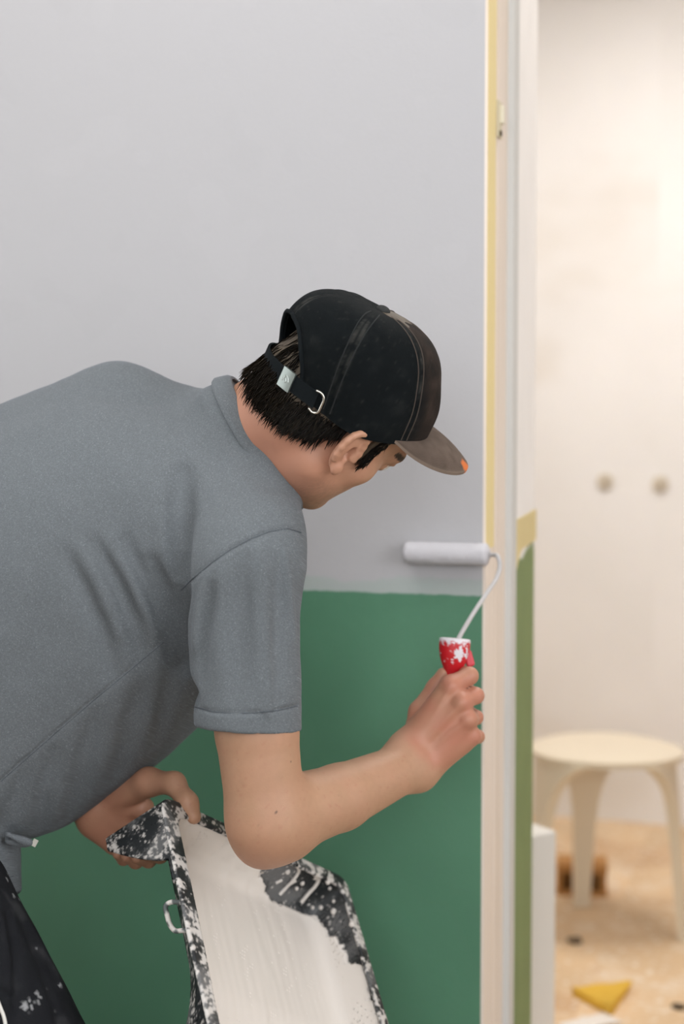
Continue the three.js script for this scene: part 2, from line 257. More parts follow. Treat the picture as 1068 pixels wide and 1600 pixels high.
const jambR = inRoom('trim_3', mergeGeometries([metreBox(0.9, 0.92, 0, 2.25, -0.14, 0), metreBox(0.87, 0.92, 0, 2.25, -0.178, -0.14), metreBox(0.02, 0.9, 2.21, 2.25, -0.178, 0)]), jambMat);
// ------------------------------------------------------------------ the person
const vec = (a) => V(a[0], a[1], a[2]);
const arr = (v) => [v.x, v.y, v.z];
function turned(frame, axis, deg) { const m = new THREE.Matrix4().makeRotationAxis(frame[axis].clone().normalize(), deg * Math.PI / 180), o = {}; for (const k of ['r', 'u', 'f']) o[k] = frame[k].clone().applyMatrix4(m); return o; }
const fit = { r: dirW(0.2208, -0.5123, 0.8299), u: dirW(0.447, 0.8095, 0.3808), f: dirW(0.8669, -0.2869, -0.4077) };   // head axes: right ear, crown, face
function rolled(fr, deg) { const q = new THREE.Quaternion().setFromAxisAngle(dirW(0, 0, 1), deg * Math.PI / 180), o = {}; for (const k of ['r', 'u', 'f']) o[k] = fr[k].clone().applyQuaternion(q); return o; }
const headF = rolled(turned(turned(fit, 'r', -22), 'u', 4), 1), capF = rolled(turned(turned(fit, 'r', -7), 'u', -3), 10);
const HC = at(538, 628, 1.65);                                   // middle of the head at brow level
const inFrame = (fr, c) => (r, u, f) => arr(c.clone().addScaledVector(fr.r, r).addScaledVector(fr.u, u).addScaledVector(fr.f, f));
const Hd = inFrame(headF, HC);
const HB = [arr(headF.r), arr(headF.u), arr(headF.f)];
const PB = room(-0.72, 0, 0.42);                                 // between the feet
const person = thing('person', 'man in grey t-shirt and dark cap bending to roll paint on the wall', 'person', PB);

// torso axes: up the back, to the right shoulder, out of the back
const TS = dirW(0.78, 0.62, 0), TW = dirW(0.35, -0.44, 0.83), TN = dirW(-0.515, 0.647, 0.56);
const S3 = arr(TS), W3 = arr(TW), Nn3 = arr(TN);
const rShoulder = A(388, 890, 1.60), lShoulder = A(225, 700, 1.88);
const rElbow = A(414, 1278, 1.60), rWrist = A(646, 1188, 1.775);
const lElbow = A(70, 1010, 1.93), lWrist = A(150, 1262, 1.80);
const neckBase = A(378, 690, 1.725);

// hands: every finger its own chain of joints
function finger(P, r, k = 0.004) { const o = []; for (let i = 0; i + 1 < P.length; i++) o.push(bone(P[i], P[i + 1], r[i], r[i + 1], i ? k : 0.0055)); return o; }
function rightHand() {
  const K = { i: A(703, 1071, 1.766), m: A(720, 1097, 1.757), r: A(730, 1124, 1.757), p: A(736, 1150, 1.767) };
  const o = [];
  const w1 = A(640, 1168, 1.778), w2 = A(654, 1203, 1.778);
  for (const [k, w, d] of [['i', w1, 0.0125], ['m', w1, 0.0125], ['r', w2, 0.012], ['p', w2, 0.0115]]) o.push(bone(w, K[k], 0.0205, d, 0.012));
  o.push(bone(A(655, 1190, 1.790), A(700, 1120, 1.790), 0.019, 0.012, 0.016));
  o.push(bone(A(664, 1192, 1.785), A(722, 1158, 1.780), 0.015, 0.012, 0.014));      // heel of the hand
  for (const [x, y, d, a, b] of [[704, 1073, 1.7545, 654, 1160], [720, 1098, 1.746, 657, 1168], [730, 1125, 1.7465, 660, 1180]]) { o.push(bone(A(a, b, 1.7605), A(x, y, d), 0.0022, 0.0026, 0.006)); o.push(ell(A(x + 1, y, d + 0.003), [0.0075, 0.0075, 0.006], undefined, 0.006)); }      // tendons and knuckles
  o.push(...finger([K.i, A(733, 1056, 1.780), A(719, 1050, 1.815), A(699, 1053, 1.822)], [0.0120, 0.0108, 0.009, 0.0078]));
  o.push(...finger([K.m, A(743, 1087, 1.776), A(730, 1079, 1.815), A(706, 1079, 1.823)], [0.0118, 0.0100, 0.009, 0.0078]));
  o.push(...finger([K.r, A(743, 1121, 1.780), A(728, 1109, 1.814), A(705, 1106, 1.822)], [0.0108, 0.0088, 0.0082, 0.0072]));
  o.push(...finger([K.p, A(746, 1151, 1.789), A(728, 1136, 1.812), A(708, 1132, 1.816)], [0.0100, 0.0082, 0.0074, 0.0066]));
  o.push(...finger([A(648, 1158, 1.785), A(655, 1112, 1.798), A(679, 1074, 1.803), A(692, 1053, 1.801)], [0.017, 0.0130, 0.0100, 0.0082], 0.006));
  return o;
}
function leftHand() {
  const o = [];
  const K = { i: A(222, 1262, 1.772), m: A(205, 1288, 1.785), r: A(190, 1306, 1.792), p: A(178, 1318, 1.800) };
  for (const [k, w] of [['i', A(165, 1250, 1.79)], ['m', A(160, 1262, 1.795)], ['r', A(155, 1275, 1.80)], ['p', A(152, 1285, 1.80)]]) o.push(bone(w, K[k], 0.021, 0.014, 0.014));
  o.push(...finger([K.i, A(256, 1312, 1.768), A(250, 1337, 1.745), A(232, 1336, 1.722)], [0.012, 0.0105, 0.0092, 0.0078]));
  o.push(...finger([K.m, A(238, 1325, 1.780), A(232, 1344, 1.752), A(214, 1340, 1.730)], [0.012, 0.0105, 0.0092, 0.0078]));
  o.push(...finger([K.r, A(218, 1334, 1.790), A(212, 1346, 1.762), A(198, 1338, 1.742)], [0.011, 0.0098, 0.0088, 0.0074]));
  o.push(...finger([K.p, A(198, 1336, 1.795), A(193, 1342, 1.770), A(184, 1334, 1.752)], [0.010, 0.0088, 0.0078, 0.0068]));
  o.push(...finger([A(178, 1248, 1.785), A(232, 1222, 1.742), A(272, 1224, 1.715), A(293, 1254, 1.690), A(303, 1277, 1.684)], [0.021, 0.0165, 0.0125, 0.0112, 0.0082], 0.01));
  return o;
}
const torsoStations = (da, db) => [[-260, 1140, 1.80, 0.16, 0.15], [-108, 1098, 1.795, 0.215, 0.21], [24, 1004, 1.795, 0.218, 0.235], [144, 903, 1.79, 0.212, 0.236], [262, 798, 1.78, 0.192, 0.19], [332, 744, 1.755, 0.16, 0.12], [374, 714, 1.74, 0.080, 0.085]].map(([x, y, d, a, b]) => [A(x, y, d), a + da, b + db]);
const hipR = A(-178, 1310, 1.66), hipL = A(-200, 1290, 1.84), kneeR = A(114, 1815, 1.60), kneeL = A(70, 1755, 1.85);
const ankR = arr(room(-0.62, 0.1, 0.62)), ankL = arr(room(-0.80, 0.1, 0.22));
const bodyPrims = [
  loft(torsoStations(-0.05, -0.06), S3, W3, Nn3, 0.04),
  bone(A(-190, 1170, 1.75), A(-170, 1310, 1.75), 0.11, 0.11, 0.06),
  bone(hipR, kneeR, 0.072, 0.05, 0.05), bone(hipL, kneeL, 0.072, 0.05, 0.05), bone(kneeR, ankR, 0.05, 0.036, 0.03), bone(kneeL, ankL, 0.05, 0.036, 0.03),
  bone(rShoulder, A(401, 1140, 1.597), 0.046, 0.0465, 0.03), bone(lShoulder, lElbow, 0.05, 0.043, 0.04),
  bone(A(401, 1140, 1.597), A(416, 1282, 1.60), 0.0465, 0.0435, 0.006),
  bone(A(424, 1280, 1.605), A(530, 1246, 1.68), 0.0455, 0.0385, 0.022), bone(A(530, 1246, 1.68), A(640, 1196, 1.765), 0.0385, 0.0285, 0.008),
  bone(A(408, 1322, 1.612), A(450, 1310, 1.62), 0.018, 0.018, 0.03),
  bone(A(634, 1174, 1.768), A(652, 1206, 1.772), 0.0225, 0.0215, 0.025),
  bone(lElbow, lWrist, 0.042, 0.03, 0.03),
  bone(neckBase, Hd(0, -0.05, -0.035), 0.051, 0.055, 0.02), bone(A(383, 664, 1.745), Hd(0, -0.03, -0.052), 0.048, 0.045, 0.02), bone(A(415, 750, 1.72), Hd(0.02, -0.08, 0.0), 0.038, 0.035, 0.02),
  // head
  ell(Hd(0, 0.022, -0.001), [0.076, 0.09, 0.092], HB, 0.03), ell(Hd(0, -0.05, 0.028), [0.061, 0.07, 0.056], HB, 0.03),
  ...[-1, 1].flatMap((s) => [bone(Hd(s * 0.053, -0.066, -0.002), Hd(s * 0.014, -0.106, 0.056), 0.019, 0.015, 0.022), ell(Hd(s * 0.045, -0.038, 0.048), [0.017, 0.016, 0.019], HB, 0.018)]),
  ell(Hd(0, -0.108, 0.060), [0.02, 0.014, 0.014], HB, 0.015),
  bone(Hd(-0.038, 0.002, 0.076), Hd(0.038, 0.002, 0.076), 0.012, 0.012, 0.015),
  ...[-1, 1].map((s) => neg(ell(Hd(s * 0.031, -0.016, 0.094), [0.017, 0.012, 0.015], HB), 0.012)),
  ...[-1, 1].flatMap((s) => [ell(Hd(s * 0.031, -0.017, 0.074), [0.0125, 0.0125, 0.0125], HB, 0.002), bone(Hd(s * 0.02, -0.008, 0.085), Hd(s * 0.043, -0.009, 0.081), 0.0035, 0.003, 0.005)]),
  bone(Hd(0, -0.006, 0.081), Hd(0, -0.046, 0.091), 0.008, 0.009, 0.012), ell(Hd(0.009, -0.05, 0.089), [0.008, 0.007, 0.008], HB, 0.006), ell(Hd(-0.009, -0.05, 0.089), [0.008, 0.007, 0.008], HB, 0.006),
  ell(Hd(0, -0.072, 0.080), [0.021, 0.005, 0.008], HB, 0.005), ell(Hd(0, -0.081, 0.079), [0.018, 0.006, 0.008], HB, 0.005), neg(bone(Hd(-0.021, -0.0765, 0.088), Hd(0.021, -0.0765, 0.088), 0.0018, 0.0018), 0.003),
];
const earsFrom = bodyPrims.length;
// ears: shell, rim, hollow, lobe
for (const s of [1, -1]) {
  const up = headF.u.clone().multiplyScalar(0.95).addScaledVector(headF.f, -0.18).normalize(), out = headF.r.clone().multiplyScalar(s * 0.9).addScaledVector(headF.f, 0.3).normalize(), fw = up.clone().cross(out).multiplyScalar(s).normalize();
  const c = vec(Hd(s * 0.077, -0.023, -0.005)), E = (a, b, o) => arr(c.clone().addScaledVector(up, a).addScaledVector(fw, b).addScaledVector(out, o)), EB = [arr(up), arr(fw), arr(out)];
  bodyPrims.push(ell(E(0, 0, 0.004), [0.029, 0.0165, 0.006], EB, 0.006));
  const rim = []; for (let i = 0; i <= 11; i++) { const t = -0.65 + i / 11 * 4.1; rim.push(E(0.027 * Math.sin(t) + (i < 1 ? 0.002 : 0), -0.0165 * Math.cos(t) * (t > 2.6 ? 0.9 : 1), 0.0095)); }
  for (let i = 0; i < 11; i++) bodyPrims.push(bone(rim[i], rim[i + 1], 0.0036, 0.0036, 0.003));
  bodyPrims.push(ell(E(-0.026, 0.003, 0.008), [0.008, 0.007, 0.0045], EB, 0.006), neg(ell(E(-0.003, 0.004, 0.0105), [0.0110, 0.0070, 0.0095], EB), 0.002), neg(bone(E(0.017, -0.007, 0.014), E(0.02, 0.005, 0.014), 0.0035, 0.003), 0.002), bone(E(-0.006, 0.011, 0.007), E(0.001, 0.0125, 0.007), 0.004, 0.004, 0.004));
}
const armPrimsFrom = bodyPrims.length;
bodyPrims.push(...rightHand(), ...leftHand());
const body = new Field(bodyPrims);
const moles = [[431, 1270], [402, 1289], [528, 1243], [455, 1190]].map(([x, y], i) => [body.hit(x, y), [0.0022, 0.0012, 0.0011, 0.0009][i]]).filter((m) => m[0]);
const knuckles = [A(738, 1052, 1.775), A(746, 1083, 1.77), A(748, 1117, 1.775), A(703, 1069, 1.76), A(724, 1095, 1.75), A(736, 1123, 1.75), A(741, 1150, 1.76)];
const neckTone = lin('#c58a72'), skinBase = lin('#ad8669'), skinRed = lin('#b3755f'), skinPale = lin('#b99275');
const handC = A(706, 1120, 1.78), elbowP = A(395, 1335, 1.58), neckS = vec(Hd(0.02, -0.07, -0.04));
function skinColor(x, y, z) {
  let n = fbm(x * 28, y * 28, z * 28, 4), q = N3(x * 11 + 4, y * 11, z * 11), t = clamp(0.35 + 0.5 * q + 0.5 * n, 0, 1);
  const fr = N3(x * 150, y * 150, z * 150), fr2 = sstep(0.42, 0.6, N3(x * 210 + 3, y * 210, z * 210)); let c = skinBase.map((v, i) => mix(v, skinPale[i], t * 0.6) * (1 + 0.05 * fr)); c = c.map((v, i) => mix(v, skinRed[i] * 0.8, fr2 * 0.35));
  let red = clamp(0.25 * n + 0.1, 0, 0.3);
  for (const k of knuckles) red += 0.35 * Math.exp(-((x - k[0]) ** 2 + (y - k[1]) ** 2 + (z - k[2]) ** 2) / 0.00012);
  { const hd = Math.hypot(x - handC[0], y - handC[1], z - handC[2]); red += sstep(0.085, 0.06, hd + 0.02 * q) * (0.55 + 0.5 * n); }  // redder hand, with its weaker light also painted into the skin colour
  red += 0.3 * Math.exp(-((x - elbowP[0]) ** 2 + (y - elbowP[1]) ** 2 + (z - elbowP[2]) ** 2) / 0.0012);
  const nk = 0.8 * Math.exp(-((x - neckS.x) ** 2 + (y - neckS.y) ** 2 + (z - neckS.z) ** 2) / 0.012);
  c = c.map((v, i) => mix(v, neckTone[i] * (1 + 0.12 * n), nk));  // ruddier neck, with front light on it also painted into the skin colour
  red += 0.5 * Math.exp(-((x - lWrist[0]) ** 2 + (y - lWrist[1]) ** 2 + (z - lWrist[2]) ** 2) / 0.02);
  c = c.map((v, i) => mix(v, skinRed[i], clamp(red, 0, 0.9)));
  for (const [m, r] of moles) { const d = Math.hypot(x - m[0], y - m[1], z - m[2]); c = c.map((v, i) => mix(v, [0.09, 0.05, 0.035][i], sstep(r, r * 0.6, d))); }
  const g = sstep(0.0, 0.02, (x - HC.x) * headF.u.x + (y - HC.y) * headF.u.y + (z - HC.z) * headF.u.z + 0.12);      // shaven jaw
  const hl = [(x - HC.x) * headF.r.x + (y - HC.y) * headF.r.y + (z - HC.z) * headF.r.z, (x - HC.x) * headF.u.x + (y - HC.y) * headF.u.y + (z - HC.z) * headF.u.z, (x - HC.x) * headF.f.x + (y - HC.y) * headF.f.y + (z - HC.z) * headF.f.z];
  if (Math.hypot(...hl) < 0.17) {
    const beard = sstep(-0.055, -0.08, hl[1]) * sstep(-0.01, 0.02, hl[2]) * (0.22 + 0.25 * N3(x * 900, y * 900, z * 900)); c = c.map((v, i) => mix(v, [0.13, 0.09, 0.07][i], clamp(beard, 0, 0.4)));
    const lip = sstep(0.009, 0.006, Math.abs(hl[1] + 0.0765)) * sstep(0.023, 0.018, Math.abs(hl[0])) * sstep(0.078, 0.082, hl[2]); c = c.map((v, i) => mix(v, [0.42, 0.17, 0.14][i], lip * 0.7));
    for (const s of [1, -1]) { const ex = hl[0] - s * 0.031, ey = hl[1] + 0.017; if (hl[2] > 0.078 && Math.abs(ey) < 0.0075 && Math.abs(ex) < 0.012) { const rr = Math.hypot(ex, ey); c = rr < 0.0025 ? [0.01, 0.01, 0.01] : rr < 0.0055 ? [0.09, 0.055, 0.03] : [0.7, 0.67, 0.63]; }
      if (hl[2] > 0.066 && Math.abs(hl[1] - 0.004) < 0.005 - Math.abs(ex - s * 0.003) * 0.08 && Math.abs(ex - s * 0.003) < 0.024) c = [0.035, 0.024, 0.017]; }
  }
  return c;
}
const skinBump = dataTex(256, 256, (u, v) => [0.6 * tileA(u, v) + 0.4 * tileB(u, v)], false);
const skinMat = new THREE.MeshPhysicalMaterial({ vertexColors: true, roughness: 0.52, sheen: 0.25, sheenColor: new THREE.Color('#e8b79a'), sheenRoughness: 0.6, bumpMap: skinBump, bumpScale: 0.00008 });
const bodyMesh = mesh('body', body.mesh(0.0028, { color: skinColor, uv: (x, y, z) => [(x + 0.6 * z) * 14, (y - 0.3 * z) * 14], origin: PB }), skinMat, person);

// ------- t-shirt
const shirtPrims = [
  loft(torsoStations(0, 0), S3, W3, Nn3, 0.05),
  ell(A(384, 868, 1.61), [0.061, 0.066, 0.066], undefined, 0.05), bone(A(40, 735, 1.79), A(185, 658, 1.79), 0.085, 0.068, 0.04), bone(A(185, 658, 1.79), A(300, 664, 1.77), 0.068, 0.045, 0.03),
  bone(lShoulder, A(120, 880, 1.925), 0.075, 0.062, 0.03), bone(A(345, 722, 1.68), A(404, 826, 1.63), 0.045, 0.05, 0.03),
];
shirtPrims.push(bone(A(380, 900, 1.605), A(385, 1175, 1.597), 0.066, 0.0575, 0.03));
const neckN = dirW(0.84, 0.52, 0.15), neckE1 = dirW(0, 0, 1).addScaledVector(neckN, -dirW(0, 0, 1).dot(neckN)).normalize(), neckE2 = neckN.clone().cross(neckE1).normalize(), neckC = vec(A(403, 695, 1.695)).addScaledVector(neckN, 0.013);
const neckAt = (h, a, b) => [arr(neckC.clone().addScaledVector(neckN, h)), a, b];
const deeper = (s, d) => [arr(vec(s[0]).addScaledVector(neckE1, -d)), s[1], s[2]];
shirtPrims.push(loft([deeper(neckAt(-0.085, 0.05, 0.07), 0.045), deeper(neckAt(-0.04, 0.064, 0.086), 0.008), neckAt(-0.018, 0.0645, 0.088), neckAt(0, 0.0635, 0.086)], arr(neckN), arr(neckE1), arr(neckE2), 0.045));
const shirt0 = new Field(shirtPrims);
const line = (...p) => p.map(([x, y]) => shirt0.hit(x, y)).filter(Boolean);
shirtPrims.push(bone(A(-150, 1190, 1.73), A(-118, 1400, 1.70), 0.135, 0.114, 0.012));
shirtPrims.push(bone(A(12, 1303, 1.655), A(45, 1316, 1.668), 0.006, 0.0042, 0.005), bone(A(14, 1312, 1.665), A(38, 1318, 1.672), 0.006, 0.0045, 0.005));
const within = (n, p0, c, R) => ({ c, R, k: 0.004, f: (x, y, z) => Math.max(-((x - p0[0]) * n[0] + (y - p0[1]) * n[1] + (z - p0[2]) * n[2]), Math.hypot(x - c[0], y - c[1], z - c[2]) - R) });   // half space inside a ball
const armAxis = arr(vec(A(384, 1136, 1.597)).sub(vec(A(396, 888, 1.605))).normalize());
shirtPrims.push(bone(A(386, 890, 1.60), A(401, 1180, 1.597), 0.049, 0.0505, 0.01));
shirtPrims.push(neg(within(armAxis, A(384, 1139, 1.597), A(384, 1215, 1.597), 0.12), 0.004), neg(bone(A(385, 1132, 1.597), A(385, 1200, 1.597), 0.050, 0.0525), 0.003));
const hemAxis = arr(vec(A(-108, 1395, 1.7)).sub(vec(A(-140, 1230, 1.73))).normalize());
shirtPrims.push(neg(within(hemAxis, A(8, 1397, 1.64), A(-105, 1495, 1.7), 0.19), 0.004));
const folds = [                                                   // [line on the cloth, depth (+ inward), width, fade at the ends]
  [line([284, 740], [283, 800], [281, 860], [282, 920], [287, 980], [295, 1040], [301, 1090]), 0.0300, 0.012],
  [line([258, 790], [258, 850], [262, 900]), -0.0090, 0.016],
  [line([108, 870], [132, 920], [158, 985], [175, 1050]), 0.0105, 0.011], [line([150, 855], [182, 910], [212, 980], [225, 1040]), 0.0128, 0.011],
  [line([196, 850], [232, 915], [262, 985], [275, 1040]), 0.0135, 0.011], [line([240, 880], [262, 940], [282, 1000]), 0.0165, 0.010],
  [line([128, 865], [160, 920], [190, 990]), -0.0075, 0.011], [line([175, 850], [210, 915], [240, 985]), -0.0075, 0.011], [line([222, 868], [250, 930], [275, 1000]), -0.0075, 0.010],
  [line([225, 1070], [205, 1140], [180, 1220]), 0.012, 0.016], [line([150, 1120], [130, 1200], [105, 1280]), 0.011, 0.014], [line([85, 1180], [70, 1240], [58, 1300]), 0.010, 0.012], [line([265, 1060], [258, 1110], [242, 1165]), 0.008, 0.012], [line([40, 1200], [28, 1250], [20, 1300]), 0.008, 0.012],
  [line([30, 1080], [60, 1000], [70, 930]), 0.0045, 0.02],
  [line([404, 862], [408, 960], [412, 1040], [416, 1110]), -0.0095, 0.0075], [line([380, 880], [374, 980], [372, 1100]), 0.0075, 0.013], [line([438, 880], [436, 960], [438, 1060]), 0.0067, 0.009],
  [line([446, 870], [452, 940], [460, 1000]), -0.0060, 0.006], [line([320, 905], [312, 960], [306, 1010]), -0.0090, 0.008], [line([332, 920], [320, 990], [314, 1060]), 0.0090, 0.008], [line([350, 900], [345, 980], [345, 1060]), -0.0045, 0.01],
  [line([330, 640], [372, 700], [420, 760]), 0.0045, 0.014], [line([120, 640], [190, 690], [260, 720]), 0.0030, 0.03],
];
const seams = [
  [line([282, 922], [300, 905], [330, 880], [360, 859], [390, 843], [420, 831], [450, 826], [470, 832]), 0.0032, 0.0026],
  [line([0, 1222], [40, 1187], [90, 1143], [140, 1100], [200, 1050], [255, 1004]), 0.0022, 0.0024],
  [line([302, 1104], [330, 1112], [365, 1115], [400, 1114], [435, 1110], [464, 1103]), 0.0030, 0.0025],
];
const bumpsOf = [...folds, ...seams].filter((q) => q[0].length > 1).map((q) => { const c = [0, 1, 2].map((k) => (q[0][0][k] + q[0][q[0].length - 1][k]) / 2), R = Math.max(...q[0].map((p) => Math.hypot(p[0] - c[0], p[1] - c[1], p[2] - c[2]))) + q[2] * 3; return [...q, c, R]; });
const clothOver = (list) => (x, y, z) => {
  let s = 0.0016 * N3(x * 16, y * 16, z * 16) + 0.0006 * N3(x * 45, y * 45, z * 45);
  for (const [P, dep, w, c, R] of list) { if (Math.hypot(x - c[0], y - c[1], z - c[2]) > R) continue; const [d, t] = polyDist(P, x, y, z); if (d < w * 3) s += dep * Math.exp(-d * d / (w * w)) * (w < 0.0035 ? 1 : Math.sqrt(Math.max(0, Math.sin(Math.PI * clamp(0.05 + 0.9 * t, 0, 1))))); }
  return s;
};
const cloth = clothOver(bumpsOf);
cloth.near = (x, y, z, r) => clothOver(bumpsOf.filter(([P, dep, w, c, R]) => Math.hypot(x - c[0], y - c[1], z - c[2]) < R + r && polyDist(P, x, y, z)[0] < w * 3 + r));
const shirt = new Field(shirtPrims, cloth);
const heather = dataTex(512, 512, (u, v) => { const a = tileC(u, v), b = tileD(u, v), n = 0.5 * a + 0.5 * b; const k = 0.92 + 0.2 * (n - 0.5) + 0.2 * sstep(0.78, 0.95, b); return [0.425 * k, 0.445 * k, 0.458 * k]; });
const knit = dataTex(512, 512, (u, v) => [0.5 + 0.22 * Math.sin(u * Math.PI * 2 * 128) * Math.sin(v * Math.PI * 2 * 128) + 0.3 * (tileD(u, v) - 0.5)], false);
const shirtMat = new THREE.MeshPhysicalMaterial({ map: heather, roughness: 0.95, bumpMap: knit, bumpScale: 0.0004, sheen: 0.35, sheenColor: new THREE.Color('#9ba0aa'), sheenRoughness: 0.7 });
const shirtUV = (x, y, z) => { const w = x * W3[0] + y * W3[1] + z * W3[2], n = x * Nn3[0] + y * Nn3[1] + z * Nn3[2], s = x * S3[0] + y * S3[1] + z * S3[2]; return [(w - 0.7 * n) * 6, s * 6]; };
const shirtMesh = mesh('t_shirt', shirt.mesh(0.0032, { uv: shirtUV, origin: PB }), shirtMat, person);
for (const P of [[[283, 922], [300, 905], [330, 880], [360, 859], [390, 843], [420, 831], [450, 826], [470, 832]], [[0, 1222], [40, 1187], [90, 1143], [140, 1100], [200, 1050], [255, 1004]], [[303, 1104], [330, 1112], [365, 1115], [400, 1114], [435, 1110], [464, 1103]], [[1, 1374], [11, 1372], [21, 1369]]]) {
  const fine = []; for (let i = 0; i + 1 < P.length; i++) for (let k = 0; k < 6; k++) fine.push([mix(P[i][0], P[i + 1][0], k / 6), mix(P[i][1], P[i + 1][1], k / 6)]); fine.push(P[P.length - 1]);
  const q = []; for (const [x, y] of fine) { const o = camera.position, h = shirt0.hit(x, y); if (!h) continue; const dv = vec(h).sub(o).normalize(); let t = -0.03; for (let i = 0; i < 60; i++) { const d = shirt.d(h[0] + dv.x * t, h[1] + dv.y * t, h[2] + dv.z * t); if (d < 0.0004) break; t += Math.max(d * 0.7, 0.0003); } if (t < 0.05) q.push(vec(h).addScaledVector(dv, t).sub(PB)); }
  if (q.length > 2) mesh('seam', tube(q, P[0][0] < 2 ? 0.0005 : 0.00075, 90, 5), std({ color: '#50555a', roughness: 1 }), shirtMesh); }
mesh('care_tag', new RoundedBoxGeometry(0.006, 0.009, 0.0014, 2, 0.0006).rotateZ(-0.5).translate(...arr(vec(A(54, 1317, 1.668)).sub(PB))), std({ color: '#b9b5ab', roughness: 0.9 }), shirtMesh);
// neckband
{ const P = (t, h, r) => { const a = t * Math.PI * 2; return arr(neckC.clone().addScaledVector(neckE1, (0.064 + r - h * 0.35) * Math.cos(a)).addScaledVector(neckE2, (0.0865 + r - h * 0.35) * Math.sin(a)).addScaledVector(neckN, h).sub(PB)); };
  const g = slab(96, 6, (u, v) => P(u, -0.018 + 0.022 * v, 0.0035 - 0.003 * Math.abs(2 * v - 1) ** 6), (u, v) => P(u, -0.018 + 0.022 * v, -0.003));
  const uv = g.attributes.uv; for (let i = 0; i < uv.count; i++) uv.setXY(i, uv.getX(i) * 2.6, uv.getY(i) * 0.2);
  mesh('collar', g, shirtMat, shirtMesh); }

// ------- trousers
const trPrims = [bone(A(-178, 1300, 1.66), A(114, 1823, 1.60), 0.098, 0.082, 0.05), bone(A(-200, 1280, 1.84), A(70, 1760, 1.85), 0.098, 0.08, 0.05), bone(A(-190, 1180, 1.74), A(-170, 1330, 1.74), 0.118, 0.118, 0.06),
  bone(A(114, 1823, 1.60), ankR.map((v, i) => v + (i === 1 ? 0.01 : 0)), 0.08, 0.06, 0.04), bone(A(70, 1760, 1.85), ankL.map((v, i) => v + (i === 1 ? 0.01 : 0)), 0.078, 0.06, 0.04)];
const tr0 = new Field(trPrims), tline = (...p) => p.map(([x, y]) => tr0.hit(x, y)).filter(Boolean);
const trFolds = [[tline([2, 1440], [12, 1500], [14, 1560], [4, 1598]), -0.004, 0.006], [tline([14, 1432], [26, 1500], [30, 1560]), 0.006, 0.006], [tline([34, 1440], [62, 1500], [82, 1560], [92, 1598]), 0.003, 0.008], [tline([50, 1450], [72, 1490], [98, 1545]), -0.003, 0.006], [tline([0, 1552], [20, 1560], [28, 1575]), 0.005, 0.005]].filter((q) => q[0].length > 1);
const trousers = new Field(trPrims, (x, y, z) => { let s = 0.002 * N3(x * 18, y * 18, z * 18); for (const [P, dep, w] of trFolds) { const [d] = polyDist(P, x, y, z); if (d < w * 3) s += dep * Math.exp(-d * d / w / w); } return s; });
const splat = tr0.hit(45, 1572), splat2 = tr0.hit(60, 1562);
function trouserColor(x, y, z) {
  const n = fbm(x * 30, y * 30, z * 30, 4), dust = sstep(0.12, 0.42, fbm(x * 26, y * 9, z * 26, 5)) * 0.16;
  let c = [0.012 + 0.006 * n, 0.0125 + 0.006 * n, 0.0145 + 0.006 * n]; c = c.map((v) => v + dust * 0.14);
  const spots = sstep(0.47, 0.52, N3(x * 120, y * 70, z * 120) * 0.7 + 0.3 * N3(x * 14, y * 14, z * 14) + 0.03);
  let sp = 0; for (const s of [splat, splat2]) if (s) sp = Math.max(sp, sstep(0.2, 0.32, Math.exp(-((x - s[0]) ** 2 + (y - s[1]) ** 2 + (z - s[2]) ** 2) / 0.00007) * (0.3 + 1.2 * N3(x * 210, y * 210, z * 210) + 0.3 * N3(x * 90, y * 90, z * 90)))); 
  return c.map((v) => mix(v, 0.33, Math.max(spots * 0.8, sp * 0.85)));
}
const trouserMat = new THREE.MeshPhysicalMaterial({ vertexColors: true, roughness: 0.95, specularIntensity: 0.35, bumpMap: knit, bumpScale: 0.0004 });
const trouserMesh = mesh('trousers', trousers.mesh(0.0036, { color: trouserColor, uv: (x, y, z) => [(x + z) * 5, y * 5], origin: PB }), trouserMat, person);
{ const p = [[-6, 1556], [0, 1572], [6, 1588], [9, 1606], [10, 1630]].map(([x, y]) => tr0.hit(x, y)).filter(Boolean).map((q) => vec(q).add(V(0.001, 0, 0.003)).sub(PB)); if (p.length > 2) mesh('drawstring', tube(p, 0.0022, 20, 6), std({ color: '#d8d4cc', roughness: 0.9 }), trouserMesh); }
// ------- shoes
for (const a of [ankR, ankL]) {
  const fw = TZ.clone().multiplyScalar(-0.8).addScaledVector(TX, 0.6).normalize(), at0 = vec(a).sub(PB).setY(0);
  const sh = new THREE.Shape(); sh.moveTo(-0.075, 0.03); sh.lineTo(-0.07, 0.115); sh.lineTo(0.035, 0.12); sh.quadraticCurveTo(0.1, 0.085, 0.165, 0.07); sh.quadraticCurveTo(0.205, 0.055, 0.2, 0.03); sh.closePath();
  const up = new THREE.ExtrudeGeometry(sh, { depth: 0.06, bevelEnabled: true, bevelSize: 0.014, bevelThickness: 0.014, bevelSegments: 4, steps: 1, curveSegments: 10 }).translate(0, 0, -0.03);
  const so = new RoundedBoxGeometry(0.3, 0.03, 0.1, 3, 0.012).translate(0.063, 0.015, 0);
  const m = mesh('shoe', up, std({ color: '#2a2b2d', roughness: 0.8 }), person); m.position.copy(at0); m.rotation.y = Math.atan2(-fw.z, fw.x); mesh('sole', so, std({ color: '#c9c5bb', roughness: 0.8 }), m);
}

